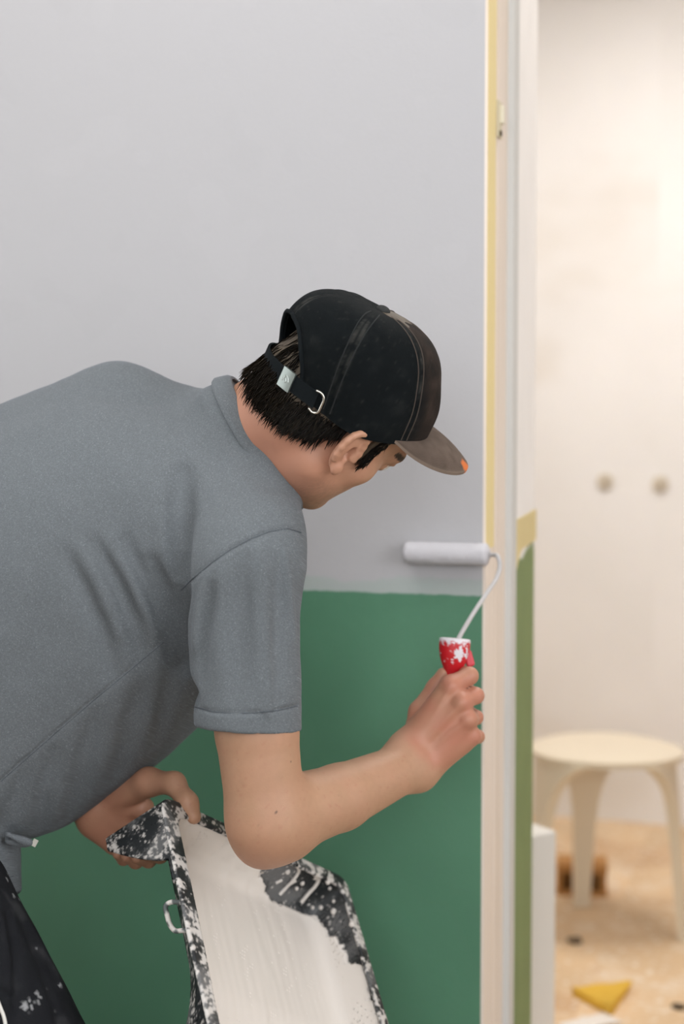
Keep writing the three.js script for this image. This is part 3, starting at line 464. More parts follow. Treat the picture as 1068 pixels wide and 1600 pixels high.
// ------- hair
const hairLine = [[0, -0.056], [40, -0.052], [62, -0.041], [76, -0.014], [88, 0.004], [103, 0.002], [106, -0.026], [110, -0.036], [114, -0.028], [117, -0.004], [120, 0.015], [132, 0.045], [150, 0.055], [180, 0.055]];
const lineAt = (deg) => { for (let i = 0; i + 1 < hairLine.length; i++) if (deg <= hairLine[i + 1][0]) return mix(hairLine[i][1], hairLine[i + 1][1], (deg - hairLine[i][0]) / (hairLine[i + 1][0] - hairLine[i][0])); return 0.055; };
const headLocal = (x, y, z) => { const d = V(x - HC.x, y - HC.y, z - HC.z); return [d.dot(headF.r), d.dot(headF.u), d.dot(headF.f)]; };
const overLine = (x, y, z) => { const [r, u, f] = headLocal(x, y, z), a = Math.atan2(Math.abs(r), -f) * 180 / Math.PI; return u - lineAt(a) - 0.004 * N3(r * 160, f * 160, 1); };
const hairBase = new Field(bodyPrims.slice(0, earsFrom), (x, y, z) => { const o = overLine(x, y, z), [r, u, f] = headLocal(x, y, z); return 0.004 - (0.004 + mix(0.0035, 0.010, sstep(0.06, -0.02, f)) * 0.75 + 0.0012 * N3(r * 60 + u * 8, u * 14, f * 60)) * sstep(-0.006, 0.012, o); });
const hairColor = (x, y, z) => { const [r, u, f] = headLocal(x, y, z), n = N3(r * 260, u * 22, f * 260), m = N3(r * 40, u * 12, f * 40); return [0.066 + 0.022 * n + 0.016 * m, 0.047 + 0.016 * n + 0.012 * m, 0.028 + 0.010 * n + 0.007 * m].map((v) => Math.max(v, 0.004)); };
const underCap = (q) => { const d = q.clone().sub(HC), r = d.dot(capF.r), u = d.dot(capF.u), f = d.dot(capF.f), g = ((Math.atan2(r / 0.086, f / 0.1) * 180 / Math.PI) + 360) % 360, w = Math.abs(g - 180); return u > -0.003 + 0.017 * sstep(-0.1, -1, Math.cos(g * Math.PI / 180)) && (w > 35 || u > 0.121 * Math.sin(0.44 * Math.sqrt(Math.max(0, 1 - (w / 38) ** 2)) * Math.PI / 2) - 0.004); };
const hb = [-0.13, 0.14].map((d) => [HC.x + d, HC.y + d, HC.z + d]);
const hairGeo = hairBase.mesh(0.0027, { color: hairColor, origin: PB, box: hb });
hairGeo.deleteAttribute('uv');
{ const pos = [], col = [], idx = [], nor = [], headField = new Field(bodyPrims.slice(0, earsFrom));
  const surf = (p, off) => { for (let i = 0; i < 3; i++) { const l = headField.prims, d = combine(l, p.x, p.y, p.z) - off, e = 0.002, g = V(combine(l, p.x + e, p.y, p.z) - d - off, combine(l, p.x, p.y + e, p.z) - d - off, combine(l, p.x, p.y, p.z + e) - d - off).normalize(); p.addScaledVector(g, -d); surf.n = g; } return p; };
  for (let i = 0; i < 4200; i++) {
    const az = (rnd() < 0.85 ? rnd() * 85 : 106 + rnd() * 8) * (rnd() < 0.8 ? 1 : -1), lo = lineAt(Math.abs(az)), edge = rnd() < 0.5;
    const u = edge ? lo + 0.004 + rnd() * 0.03 : lo + 0.01 + rnd() * 0.15, a = az * Math.PI / 180, rad = Math.sqrt(Math.max(0.0009, 0.0085 - Math.max(0, u - 0.02) ** 2 * 0.9));
    if (u > 0.085 || (Math.abs(az) > 100 && u > 0.02)) continue;
    const p = vec(Hd(Math.sin(a) * rad, u, -Math.cos(a) * rad)); surf(p, 0.006);
    const len = Math.abs(az) > 100 ? 0.006 + rnd() * 0.006 : 0.016 + rnd() * 0.016, dir = headF.u.clone().multiplyScalar(-1).addScaledVector(headF.f, (rnd() - 0.35) * 0.7).addScaledVector(headF.r, (rnd() - 0.5) * 0.6), lift = (Math.abs(az) > 100 ? 0.004 : 0.0072) + rnd() * 0.0025, w = (0.0006 + rnd() * 0.0008) * (Math.abs(az) > 100 ? 0.6 : 1), pts = [p.clone()], ns = [surf.n.clone()];
    for (let s = 1; s < 4; s++) { p.addScaledVector(dir.clone().normalize(), len / 3); surf(p, lift + (s === 3 ? rnd() * 0.003 - 0.001 : 0)); pts.push(p.clone()); ns.push(surf.n.clone()); }
    if (pts.some((q) => underCap(q))) continue;
    const b0 = pos.length / 3, c = hairColor(p.x, p.y, p.z), k = 0.7 + rnd() * 0.9;
    for (let s = 0; s < 4; s++) { const tg = pts[Math.min(3, s + 1)].clone().sub(pts[Math.max(0, s - 1)]).normalize(), sd = tg.clone().cross(ns[s]).normalize(), ww = w * [0.7, 1, 0.75, 0.1][s];
      for (let q = 0; q < 3; q++) { const g = q * 2.0944, o = sd.clone().multiplyScalar(Math.cos(g)).addScaledVector(ns[s], Math.sin(g) * 0.6); const v = pts[s].clone().addScaledVector(o, ww).sub(PB); pos.push(v.x, v.y, v.z); nor.push(o.x, o.y, o.z); col.push(c[0] * k, c[1] * k, c[2] * k); } }
    for (let s = 0; s < 3; s++) for (let q = 0; q < 3; q++) { const a0 = b0 + s * 3 + q, a1 = b0 + s * 3 + (q + 1) % 3; idx.push(a0, a1, a1 + 3, a0, a1 + 3, a0 + 3); }
  }
  const g = new THREE.BufferGeometry(); g.setAttribute('position', new THREE.Float32BufferAttribute(pos, 3)); g.setAttribute('normal', new THREE.Float32BufferAttribute(nor, 3)); g.setAttribute('color', new THREE.Float32BufferAttribute(col, 3)); g.setIndex(idx);
  mesh('hair', mergeGeometries([hairGeo, g]), std({ vertexColors: true, roughness: 0.68 }), person); }

// ------- cap: six-panel crown with an opening at the back, strap, buckle, brim, button
const CC = HC.clone().addScaledVector(dirW(0, 1, 0), -0.005), Cp = inFrame(capF, CC);
const CAP = { front: 0.106, back: 0.099, side: 0.086, h: 0.121, open: 38, arch: 0.44 };
const capBase = (deg) => { const a = deg * Math.PI / 180, c = Math.cos(a); return [CAP.side * Math.sin(a), (c > 0 ? CAP.front : CAP.back) * c, -0.003 + 0.017 * sstep(-0.1, -1, c) + 0.006 * Math.max(0, c)]; };  // deg 0 = front, 90 = right
function capPoint(deg, t, off = 0) {
  const [r, f, u0] = capBase(deg), c = Math.cos(deg * Math.PI / 180), seamD = Math.abs(((deg + 30 + 720) % 60) - 30), puff = 1 + Math.sin(Math.PI * t) * mix(0.05, 0.12, sstep(0.2, -0.7, c)), e = mix(0.62, 0.38, sstep(0.3, -0.5, c));
  const th = t * Math.PI / 2, rad = Math.pow(Math.cos(th), e) * puff, seam = 0.0022 * Math.exp(-seamD * seamD / 5) * Math.cos(th) + 0.0014 * Math.exp(-seamD * seamD / 90) * Math.cos(th), nz = 0.0016 * N3(r * 30, f * 30, t * 3) + 0.0026 * N3(deg * 0.05, t * 4, 3) * Math.cos(th);
  const k = rad * (1 + (off - seam + nz) / 0.1), hgt = (CAP.h - u0) * Math.sin(th) * (1 + off * 2);
  return Cp(r * k, u0 + hgt - 0.010 * Math.sin(th) * 0, f * k - 0.008 * Math.sin(th));
}
const archT = (deg) => { const q = (deg - 180) / CAP.open; return Math.abs(q) >= 1 ? 0 : CAP.arch * Math.sqrt(1 - q * q); };
const lessPB = (p) => [p[0] - PB.x, p[1] - PB.y, p[2] - PB.z];
const denim = dataTex(512, 512, (u, v) => { const w = 0.5 + 0.5 * Math.sin((u * 160 + v * 160) * Math.PI * 2), a = tileC(u, v), b = tileB(u, v); return [0.5 + 0.2 * (w - 0.5) + 0.5 * (0.6 * a + 0.4 * b - 0.5)]; }, false);
function capColor(p, deg, t) {
  const n = fbm(p[0] * 40, p[1] * 40, p[2] * 40, 4), fl = fbm(p[0] * 220, p[1] * 220, p[2] * 220, 2), seamD = Math.abs(((deg + 30 + 720) % 60) - 30), front = sstep(62, 46, deg) * sstep(-62, -46, deg);
  const dark = [0.0045, 0.0062, 0.0068], brown = lin('#352b25'), worn = lin('#55534e');
  let c = dark.map((v, i) => mix(v, brown[i], front * (0.55 + 0.8 * n)));
  const w = clamp(0.55 * Math.exp(-Math.pow(seamD - 2.2, 2) / 2) * sstep(0.97, 0.75, t) + 0.1 * sstep(0.94, 1, t), 0, 1) * clamp(0.25 + 1.6 * n + 0.8 * fl, 0, 1) + 0.05 * sstep(0.1, 0.4, n) + 0.17 * sstep(0.2, 0.5, fl);
  return c.map((v, i) => mix(v, worn[i], clamp(w, 0, 0.8)) * (1 + 0.25 * n));
}
const capMat = new THREE.MeshPhysicalMaterial({ vertexColors: true, roughness: 0.95, specularIntensity: 0.25, bumpMap: denim, bumpScale: 0.0005 });
let capMesh;
{ const NU = 240, NV = 48, pt = (off) => (u, v) => { const deg = 180 - u * 360 + 0, d = ((deg % 360) + 360) % 360, t0 = archT(d); return lessPB(capPoint(d, Math.min(0.9995, t0 + (1 - t0) * v), off)); };
  const g = slab(NU, NV, pt(0), pt(-0.0035)), n = g.attributes.position.count, col = new Float32Array(n * 3), P = g.attributes.position, uv = g.attributes.uv;
  for (let i = 0; i < n; i++) { const deg = 180 - uv.getX(i) * 360, d = ((deg + 540) % 360) - 180; const t0 = archT((d + 360) % 360), t = t0 + (1 - t0) * uv.getY(i); col.set(capColor([P.getX(i), P.getY(i), P.getZ(i)], d, t), i * 3); uv.setXY(i, uv.getX(i) * 3, uv.getY(i)); }
  g.setAttribute('color', new THREE.BufferAttribute(col, 3)); capMesh = mesh('cap', g, capMat, person); }
const ribbon = (fn, n, w, th, name, mat, parent) => { // strip following fn(t) -> {p, up, out}
  const P = (off) => (u, v) => { const q = fn(u); return arr(q.p.clone().addScaledVector(q.up, (v - 0.5) * w).addScaledVector(q.out, off).sub(PB)); }; const g = slab(n, 3, P(th), P(0)); return mesh(name, g, mat, parent); };
const strapOut = (d) => 0.007 * sstep(118, 150, d) * sstep(242, 210, d);
const capOut = (deg) => { const a = deg * Math.PI / 180; return capF.r.clone().multiplyScalar(Math.sin(a) / 0.086).addScaledVector(capF.f, Math.cos(a) / 0.1).normalize(); };
const darkCloth = new THREE.MeshPhysicalMaterial({ color: '#14181a', roughness: 0.95, specularIntensity: 0.25, bumpMap: denim, bumpScale: 0.0004 });
// edge binding of the opening, strap, stitched ribs, button
{ const pts = []; for (let i = 0; i <= 30; i++) { const d = 180 + CAP.open * (1 - i / 15) * 0.999; pts.push(vec(lessPB(capPoint(d, archT(d), 0.001)))); } mesh('binding', tube(pts, 0.0026, 60, 6), darkCloth, capMesh); }
ribbon((u) => { const d = 128 + u * 104, [r, f, u0] = capBase(d), o = capOut(d); return { p: vec(Cp(r * 1.02, u0 + 0.009, f * 1.02 - strapOut(d))), up: capF.u, out: o }; }, 60, 0.0185, 0.0028, 'strap', darkCloth, capMesh);
const metal = std({ color: '#8d948f', roughness: 0.42, metalness: 0.85 }), brightMetal = std({ color: '#c9c5bb', roughness: 0.25, metalness: 1 });
{ const g = ribbon((u) => { const d = 145 + u * 10.5, [r, f, u0] = capBase(d), o = capOut(d); return { p: vec(Cp(r * 1.05, u0 + 0.009, f * 1.03 - strapOut(d))), up: capF.u, out: o }; }, 8, 0.0225, 0.0035, 'buckle', metal, capMesh);
  const q = (s, h) => { const d = 145 + s * 10.5, [r, f, u0] = capBase(d), o = capOut(d); return vec(Cp(r * 1.05, u0 + 0.009 + h, f * 1.03 - strapOut(d))).addScaledVector(o, 0.0036).sub(PB); };
  mesh('engraving', mergeGeometries([tube([q(0.22, -0.001), q(0.35, 0.003), q(0.5, 0.004), q(0.62, 0.0005), q(0.52, -0.004), q(0.4, -0.002), q(0.5, 0.001)], 0.00055, 40, 5), tube([q(0.62, 0.0035), q(0.66, -0.001), q(0.74, -0.003), q(0.8, -0.001)], 0.00055, 20, 5)]), std({ color: '#c3c9c4', roughness: 0.4, metalness: 0.8 }), g); }
{ const q = (s, h) => { const [r, f, u0] = capBase(s), o = capOut(s); return vec(Cp(r * 1.045, u0 + 0.009 + h, f * 1.03 - strapOut(s))).addScaledVector(o, 0.003).sub(PB); };
  mesh('ring', tube([q(130, 0.011), q(127, 0.012), q(124.5, 0.009), q(124, 0), q(124.5, -0.009), q(127, -0.012), q(130, -0.011)], 0.0014, 40, 8), brightMetal, capMesh); }
{ const g = new THREE.SphereGeometry(0.0085, 24, 16).scale(1, 0.62, 1), m = new THREE.Matrix4().makeBasis(capF.r, capF.u, capF.r.clone().cross(capF.u)); g.applyMatrix4(m).translate(...lessPB(capPoint(0, 0.9995, 0.002))); mesh('button', flatColor(g, lin('#3a3b3a')), capMat, capMesh); }
for (const s of [0, 60, 120, 240, 300]) { const pts = [-1, 1].map((k) => { const o = []; for (let i = 0; i <= 24; i++) o.push(vec(lessPB(capPoint(s + k * (2.6 + 6 * (i / 24) ** 3), 0.03 + 0.93 * i / 24, 0.0004)))); return tube(o, 0.00075, 60, 5); }); mesh('stitching', mergeGeometries(pts), std({ color: s === 60 || s === 0 || s === 300 ? '#453c35' : '#1d2020', roughness: 0.95 }), capMesh); }
// brim
{ const half = 68, P = (off) => (u, v) => { const d = (u - 0.5) * 2 * half, [r, f, u0] = capBase(d), q = (u - 0.5) * 2, L = 0.069 * Math.pow(Math.max(0, 1 - Math.abs(q) ** 3), 0.5), arc = -0.010 * q * q;
    return lessPB(Cp(r * (1 + 0.04 * v * (1 - q * q)) , u0 + 0.004 + (arc * v * 1.1 - 0.021 * v * v - 0.002 * v) * L / 0.069 + off, f * 0.985 + L * v)); };
  const g = slab(72, 20, P(0.0016), P(-0.0016)), n = g.attributes.position.count, col = new Float32Array(n * 3), uv = g.attributes.uv, PP = g.attributes.position;
  for (let i = 0; i < n; i++) { const u = uv.getX(i), v = uv.getY(i), x = PP.getX(i), y = PP.getY(i), z = PP.getZ(i), m = fbm(x * 60, y * 60, z * 60, 4); let c = lin('#5f5249').map((k) => k * (1 + 0.5 * m)); const e = sstep(0.93, 1, v); c = c.map((k, j) => mix(k, lin('#8a7a6c')[j], e * 0.5));
    const du = (u - 0.655) / 0.05, dv = (v - 0.95) / 0.13; const o = sstep(1.15, 0.8, Math.hypot(du, dv) + 0.5 * N3(x * 200, y * 200, z * 200)); c = c.map((k, j) => mix(k, lin('#c9703f')[j], o)); col.set(c, i * 3); }
  g.setAttribute('color', new THREE.BufferAttribute(col, 3)); mesh('brim', g, capMat, capMesh);
  for (let k = 1; k <= 5; k++) { const pts = [], v = k / 6.4; for (let i = 2; i <= 46; i++) pts.push(vec(P(0.0019)(i / 48, v))); }
}
// ------------------------------------------------------------------ paint roller
{ const c0 = room(-0.111, 1.0135, 0.0175), c1 = room(0.014, 1.0135, 0.0175), o = thing('paint_roller', 'mini paint roller with white sleeve, bent wire and red handle held against the wall', 'paint roller', c1.clone());
  const prof = [], L = 0.125; for (let i = 0; i <= 40; i++) { const t = i / 40, e = Math.min(t, 1 - t) * L; prof.push(new THREE.Vector2(0.0158 * Math.sqrt(clamp(1 - Math.pow(Math.max(0, 1 - e / 0.006), 2), 0.12, 1)), t * L)); }
  const g = new THREE.LatheGeometry([new THREE.Vector2(0.0001, 0), ...prof, new THREE.Vector2(0.0001, L)], 48), P = g.attributes.position;
  for (let i = 0; i < P.count; i++) { const x = P.getX(i), y = P.getY(i), z = P.getZ(i), k = 1 + 0.05 * N3(x * 130, y * 130, z * 130) + 0.03 * N3(x * 400, y * 400, z * 400); P.setX(i, x * k); P.setZ(i, z * k); }
  g.computeVertexNormals(); g.rotateZ(-Math.PI / 2); const m = mesh('sleeve', g, std({ color: '#d4d1d4', roughness: 0.75, bumpMap: bumpAt(3, 3), bumpScale: 0.0012 }), o); m.position.copy(c0).sub(c1); m.rotation.y = -YAW;
  const w = [room(0.006, 1.0135, 0.0175), room(0.017, 1.0135, 0.0175), A(777, 869, 1.966), A(780.5, 884, 1.958), A(776, 902, 1.945), A(762, 924, 1.915), A(740, 957, 1.87), A(718, 994, 1.815), A(713, 1004, 1.802)].map((q) => (q.isVector3 ? q.clone() : vec(q)).sub(c1));
  mesh('wire', tube(w, 0.0031, 90, 10), std({ color: '#d6d3d2', roughness: 0.45, metalness: 0.0, bumpMap: bumpAt(2, 2), bumpScale: 0.001 }), o);
  // handle: flared collar, slim grip
  const a = vec(A(710.5, 999, 1.800)), b = vec(A(700, 1140, 1.797)), ax = b.clone().sub(a), len = ax.length(); ax.normalize();
  const hp = [[0.0001, -0.001], [0.017, -0.0012], [0.0196, 0.0008], [0.0198, 0.006], [0.0190, 0.016], [0.0165, 0.026], [0.0130, 0.035], [0.0102, 0.042], [0.0093, 0.050], [0.0100, 0.07], [0.0108, 0.09], [0.0102, 0.108], [0.006, len], [0.0001, len + 0.001]].map(([r, y]) => new THREE.Vector2(r, y));
  const hg = new THREE.LatheGeometry(new THREE.SplineCurve(hp).getPoints(150).map((p) => new THREE.Vector2(Math.max(p.x, 0.0001), p.y)), 64), hv = hg.attributes.position, col = new Float32Array(hv.count * 3);
  for (let i = 0; i < hv.count; i++) { const x = hv.getX(i), y = hv.getY(i), z = hv.getZ(i), n = fbm(x * 150, y * 150, z * 150, 4), rim = sstep(0.0065, 0.002, y + 0.012 * n), blot = sstep(0.10, 0.17, n + 0.62 * Math.exp(-((x - 0.006) ** 2 + (y - 0.017) ** 2 + (z + 0.017) ** 2) / 0.00009) - 0.16); const p = clamp(rim + blot, 0, 1); col.set([0, 1, 2].map((k) => mix(lin('#c01822')[k], lin('#dcd6da')[k], p)), i * 3); hv.setZ(i, z * 0.72); }
  hg.setAttribute('color', new THREE.BufferAttribute(col, 3)); hg.computeVertexNormals();
  const X = dirW(1, 0.07, 0).addScaledVector(ax, -dirW(1, 0.07, 0).dot(ax)).normalize(), Z = X.clone().cross(ax).normalize();
  const M = new THREE.Matrix4().makeBasis(X, ax, Z); hg.applyMatrix4(M); const h = mesh('handle', hg, std({ vertexColors: true, roughness: 0.38 }), o); h.position.copy(a).sub(c1);
  const tb = new RoundedBoxGeometry(0.011, 0.021, 0.008, 3, 0.0035).rotateZ(-0.35).translate(0.0195, 0.023, 0.002).applyMatrix4(M); mesh('tab', tb, std({ color: '#c8404a', roughness: 0.4 }), h);
  shadowed(o);
}
// ------------------------------------------------------------------ paint tray held by its far corner
const tO = vec(A(262, 1258, 1.66)), tU = dirW(0.566, -0.436, -0.70), tN = dirW(0.784, 0.547, 0.29); tN.addScaledVector(tU, -tN.dot(tU)).normalize(); const tV = tU.clone().cross(tN).normalize();
const tP = (u, v, h) => tO.clone().addScaledVector(tU, u).addScaledVector(tV, v).addScaledVector(tN, -h);       // across, along, down into the tray
const tLoc = (x, y, z) => { const d = V(x - tO.x, y - tO.y, z - tO.z); return [d.dot(tU), d.dot(tV), -d.dot(tN)]; };
const TW_ = 0.36, TL = 0.42;
const smax = (a, b, k) => { const h = Math.max(k - Math.abs(a - b), 0) / k; return Math.max(a, b) + h * h * k * 0.25; };
const tubDepth = (v) => 0.058 + 0.05 * sstep(0.18, 0.33, v);
function tubShape(u, v, h, off) {                                  // tapered hollow, open upwards
  const kL = mix(1.05, 0.35, sstep(0.16, 0.30, v)), left = (-u + kL * h) / Math.hypot(1, kL), right = (u - TW_ + 0.14 * h) / 1.01, top = (-v + 0.22 * h) / 1.024, near = (v - TL + 0.25 * h) / 1.03, flo = h - tubDepth(v);
  return smax(smax(smax(left, right, 0.018), smax(top, near, 0.018), 0.022), flo, 0.02) + off;
}
const trayC = arr(tP(TW_ / 2, TL / 2, 0.04));
const tubF = (x, y, z) => { const [u, v, h] = tLoc(x, y, z);
  let d = Math.max(tubShape(u, v, h, -0.0035), -tubShape(u, v, Math.max(h, -0.02), 0), -h - 0.0005);
  const e = Math.abs(tubShape(u, v, 0, -0.001)); d = Math.min(d, Math.hypot(Math.max(e - 0.006, 0), Math.abs(h) < 1 ? h + 0.0005 : h) - 0.0028);      // rolled lip
  for (const s of [0, 1]) { const uu = s ? Math.abs(u - TW_ - 0.004) : Math.abs(u + 0.004), lim = 0.095 * Math.pow(clamp(1 - v / 0.068, 0, 1), 0.8) + 0.012; d = Math.min(d, smax(smax(uu - 0.002, h - Math.min(lim, 0.094), 0.003), Math.max(-h, -v - 0.006, v - 0.1), 0.003) * 0.75); }
  { const vv = Math.abs(v + 0.004); d = Math.min(d, smax(smax(vv - 0.002, h - 0.03 - 0.062 * Math.pow(clamp(1 - Math.min(u, TW_ - u) / 0.09, 0, 1), 1.3), 0.003), Math.max(-h, -u - 0.006, u - TW_ - 0.006), 0.003) * 0.75); }
  return d; };
const tub = new Field([{ c: trayC, R: 0.36, k: 0.001, f: tubF }]);
const black = lin('#181c1e'), paintW = lin('#d9d3cc');
function tubColor(x, y, z) {
  const [u, v, h] = tLoc(x, y, z), n = N3(x * 62, y * 62, z * 62), m = N3(x * 190, y * 190, z * 190), f = N3(x * 380, y * 380, z * 380), inside = tubShape(u, v, Math.max(h, 0), 0) < 0.001 && h > 0.003;
  let p = inside ? sstep(0.34, 0.40, 0.62 * m + 0.3 * f + 0.14 * n) : sstep(0.07, 0.24, 0.42 * n + 0.42 * m + 0.34 * f);
  if (!inside && h < 0.003) p = Math.max(p, sstep(0.02, 0.2, 0.6 * n + 0.5 * m + 0.2 * f));
  const grey = sstep(-0.1, 0.5, N3(x * 30 + 7, y * 30, z * 30) + 0.4 * f) * 0.12;
  return black.map((c, i) => mix(c + grey * (1 - i * 0.02), paintW[i] * 0.9, p * 0.92));
}
const trayPos = tP(TW_ / 2, TL / 2, 0.05);
const tray = thing('paint_tray', 'black plastic paint tray full of wet white paint held tilted at its corner', 'paint tray', trayPos);
mesh('tub', tub.mesh(0.0024, { color: tubColor, origin: trayPos }), std({ vertexColors: true, roughness: 0.5 }), tray);
// wet paint on the floor and part way up the walls, ragged at its edge
function paintMask(u, v, h) {
  const rag = 0.010 * N3(u * 30, v * 30, h * 30) + 0.007 * N3(u * 90, v * 90, h * 90) + 0.003 * N3(u * 260, v * 260, h * 260), D = tubDepth(v);
  const topW = (u < 0.17 ? 0.06 : 0.06 - 0.062 * sstep(0.17, 0.27, u)), rightW = 0.008 + 0.050 * sstep(0.0, 0.16, v) + 0.012 * sstep(0.16, 0.25, v);
  const nearTop = 1 - sstep(0.02, 0.05, v), nearRight = sstep(TW_ - 0.06, TW_ - 0.03, u), climb = Math.max(mix(0.07, 0.07, nearTop), 0);
  let up = 0.08; if (nearTop > 0.01) up = mix(up, topW, nearTop); if (nearRight > 0.01) up = Math.min(up, mix(up, rightW, nearRight));
  return h - (D - up) + rag;                                       // > 0 where there is paint
}
const paintF = (x, y, z) => { const [u, v, h] = tLoc(x, y, z), s = tubShape(u, v, h, 0), m = paintMask(u, v, h), th = 0.0030 * clamp(m * 260, -1, 1) * (1 + 0.25 * N3(u * 70, v * 12, 3)); return Math.max(s - 0.0006, -(s + th + 0.0004), 0.004 - h); };
const paintUV = (x, y, z) => { const [u, v] = tLoc(x, y, z); return [u * 4, v * 4]; };
mesh('paint', new Field([{ c: trayC, R: 0.34, k: 0.001, f: paintF }]).mesh(0.0024, { uv: paintUV, origin: trayPos }), std({ color: '#e2dad1', roughness: 0.32 }), tray);
const drip = std({ color: '#d5cec6', roughness: 0.4 });
const inTray = new Field([{ c: trayC, R: 0.36, k: 0.001, f: tubF }]);
for (const [r, ...pts] of [[0.0026, [463, 1352], [466, 1362], [458, 1374], [447, 1386], [436, 1398]], [0.0030, [490, 1366], [497, 1374], [492, 1384], [482, 1395], [470, 1410]], [0.0022, [497, 1374], [488, 1372]], [0.002, [452, 1382], [462, 1376]], [0.0022, [440, 1375], [430, 1380]]]) {
  const q = pts.map(([x, y]) => inTray.hit(x, y, 1.3)).filter(Boolean).map((p) => vec(p).addScaledVector(tN, 0.0005).sub(trayPos)); if (q.length > 1) mesh('paint_drip', tube(q, r, 24, 7), drip, tray); }
for (const [x, y, r] of [[521, 1424, 0.0042], [549, 1444, 0.0036], [449, 1362, 0.0034], [501, 1418, 0.003], [472, 1380, 0.003], [488, 1418, 0.0025], [521, 1408, 0.0025], [463, 1388, 0.0028], [552, 1402, 0.0045], [558, 1424, 0.0034], [512, 1378, 0.0034], [580, 1504, 0.0026], [515, 1388, 0.0024]]) { const p = inTray.hit(x, y, 1.3); if (!p) continue; const m = mesh('paint_drop', new THREE.SphereGeometry(1, 14, 10).scale(r, r * 1.1, r), drip, tray); m.position.copy(vec(p).sub(trayPos)); }
{ const pts = [[303, 1408, 1.588], [285, 1410, 1.59], [266, 1410, 1.592], [258.5, 1416, 1.592], [261, 1430, 1.59], [265, 1444, 1.588], [273, 1454, 1.585], [285, 1454, 1.58], [304, 1452, 1.575]].map((p) => vec(A(...p)).sub(trayPos)); const g = tube(pts, 0.0029, 70, 8), P = g.attributes.position, c = new Float32Array(P.count * 3); for (let i = 0; i < P.count; i++) { const n = sstep(-0.15, 0.12, N3(P.getX(i) * 110, P.getY(i) * 110, P.getZ(i) * 110)); c.set([0, 1, 2].map((k) => mix(lin('#5a605e')[k], paintW[k], n)), i * 3); } g.setAttribute('color', new THREE.BufferAttribute(c, 3)); mesh('handle', g, std({ vertexColors: true, roughness: 0.5 }), tray); }

// ------------------------------------------------------------------ tape, latch plate
const tapeMat = std({ color: '#e8d59c', roughness: 0.75, bumpMap: bumpAt(3, 12), bumpScale: 0.0004 });
function roomThing(name, label, cat, geo, mat, x, y, z, turn = -YAW) { const m = mesh(numbered(name), geo, mat, scene); m.position.copy(room(x, y, z)); m.rotation.y = turn; return tag(m, label, cat); }
{ const g = slab(2, 220, (u, v) => [0.0048, v * 1.37, -0.052 * u * (1 + 0.05 * N3(1, v * 14, 2) * u) - 0.001], (u, v) => [0.0041, v * 1.37, -0.052 * u * (1 + 0.05 * N3(1, v * 14, 2) * u) - 0.001]);
  roomThing('masking_tape', 'long yellow masking tape strip stuck down the edge of the door jamb', 'tape', g, tapeMat, 0, 1.02, 0); }
{ const g = slab(24, 8, (u, v) => [0.0012, v * 0.052 - 0.024 * sstep(0.45, 0, u) * (1 - v) * 2 + 0.002 * N3(u * 30, v, 2) + 0.012 * u, -u * 0.215], (u, v) => [0.0002, v * 0.052 - 0.024 * sstep(0.45, 0, u) * (1 - v) * 2 + 0.002 * N3(u * 30, v, 2) + 0.012 * u, -u * 0.215]);
  roomThing('masking_tape', 'short yellow masking tape piece across the white reveal above the green paint', 'tape', g, tapeMat, 0.003, 0.995, -0.182); }
{ const o = thing('latch_plate', 'small painted metal latch plate screwed to the upper door jamb', 'latch plate', room(0.004, 1.632, -0.072), -YAW);
  mesh('plate', new RoundedBoxGeometry(0.003, 0.052, 0.026, 2, 0.0012).translate(0.0015, 0, 0), std({ color: '#cfc4a6', roughness: 0.45 }), o);
  mesh('keeper', new RoundedBoxGeometry(0.007, 0.026, 0.012, 2, 0.002).translate(0.0045, 0.007, -0.004), std({ color: '#ded6bf', roughness: 0.4 }), o);
  mesh('screw', new THREE.CylinderGeometry(0.0042, 0.0042, 0.003, 16).rotateZ(Math.PI / 2).translate(0.004, -0.02, 0.002), std({ color: '#4a3f2c', roughness: 0.5, metalness: 0.6 }), o); }
// ------------------------------------------------------------------ the far room
const ground = (px, d) => { const p = at(px, 800, d); p.y = 0; return p; };
{ // stool: rounded three-cornered seat, three tapered legs flowing out of it
  const c = ground(950, 3.36), o = thing('stool', 'off-white plastic stool with three splayed legs beyond the doorway', 'stool', c), mat = std({ color: '#e0d3bd', roughness: 0.5 });
  const ang = [262, 18, 166].map((d) => d * Math.PI / 180), R = 0.178, H = 0.452;
  const rad = (a) => { let s = 0; for (const q of ang) s += Math.exp(2.2 * (Math.cos(a - q) - 1)); return R * (0.86 + 0.16 * Math.min(1, s)); };
  const top = (u, v) => { const a = u * Math.PI * 2, r = rad(a) * (1 - v); return [r * Math.cos(a), H - 0.004 * v * v * 0 - 0.010 * Math.pow(1 - v, 8), r * Math.sin(a)]; }, bot = (u, v) => { const a = u * Math.PI * 2, r = rad(a) * (1 - v) * 0.985; return [r * Math.cos(a), H - 0.024, r * Math.sin(a)]; };
  mesh('seat', slab(72, 10, (u, v) => top(1 - u, v), (u, v) => bot(1 - u, v)), mat, o);
  for (const a of ang) { const ca = Math.cos(a), sa = Math.sin(a), g = slab(12, 24, (u, v) => P(u, v, 1), (u, v) => P(u, v, 0));
    function P(u, v, s) { const y = (H - 0.022) * (1 - v), flare = Math.pow(1 - v, 7), w = 0.019 + 0.014 * (1 - v) + 0.10 * flare, r = 0.150 + 0.035 * v - 0.05 * flare * 0 + s * 0.024 - 0.012, x = (u - 0.5) * 2 * w, rr = r - (x * x) * 2.2; return [rr * ca - x * sa, y, rr * sa + x * ca]; }
    mesh('leg', g, mat, o); } }
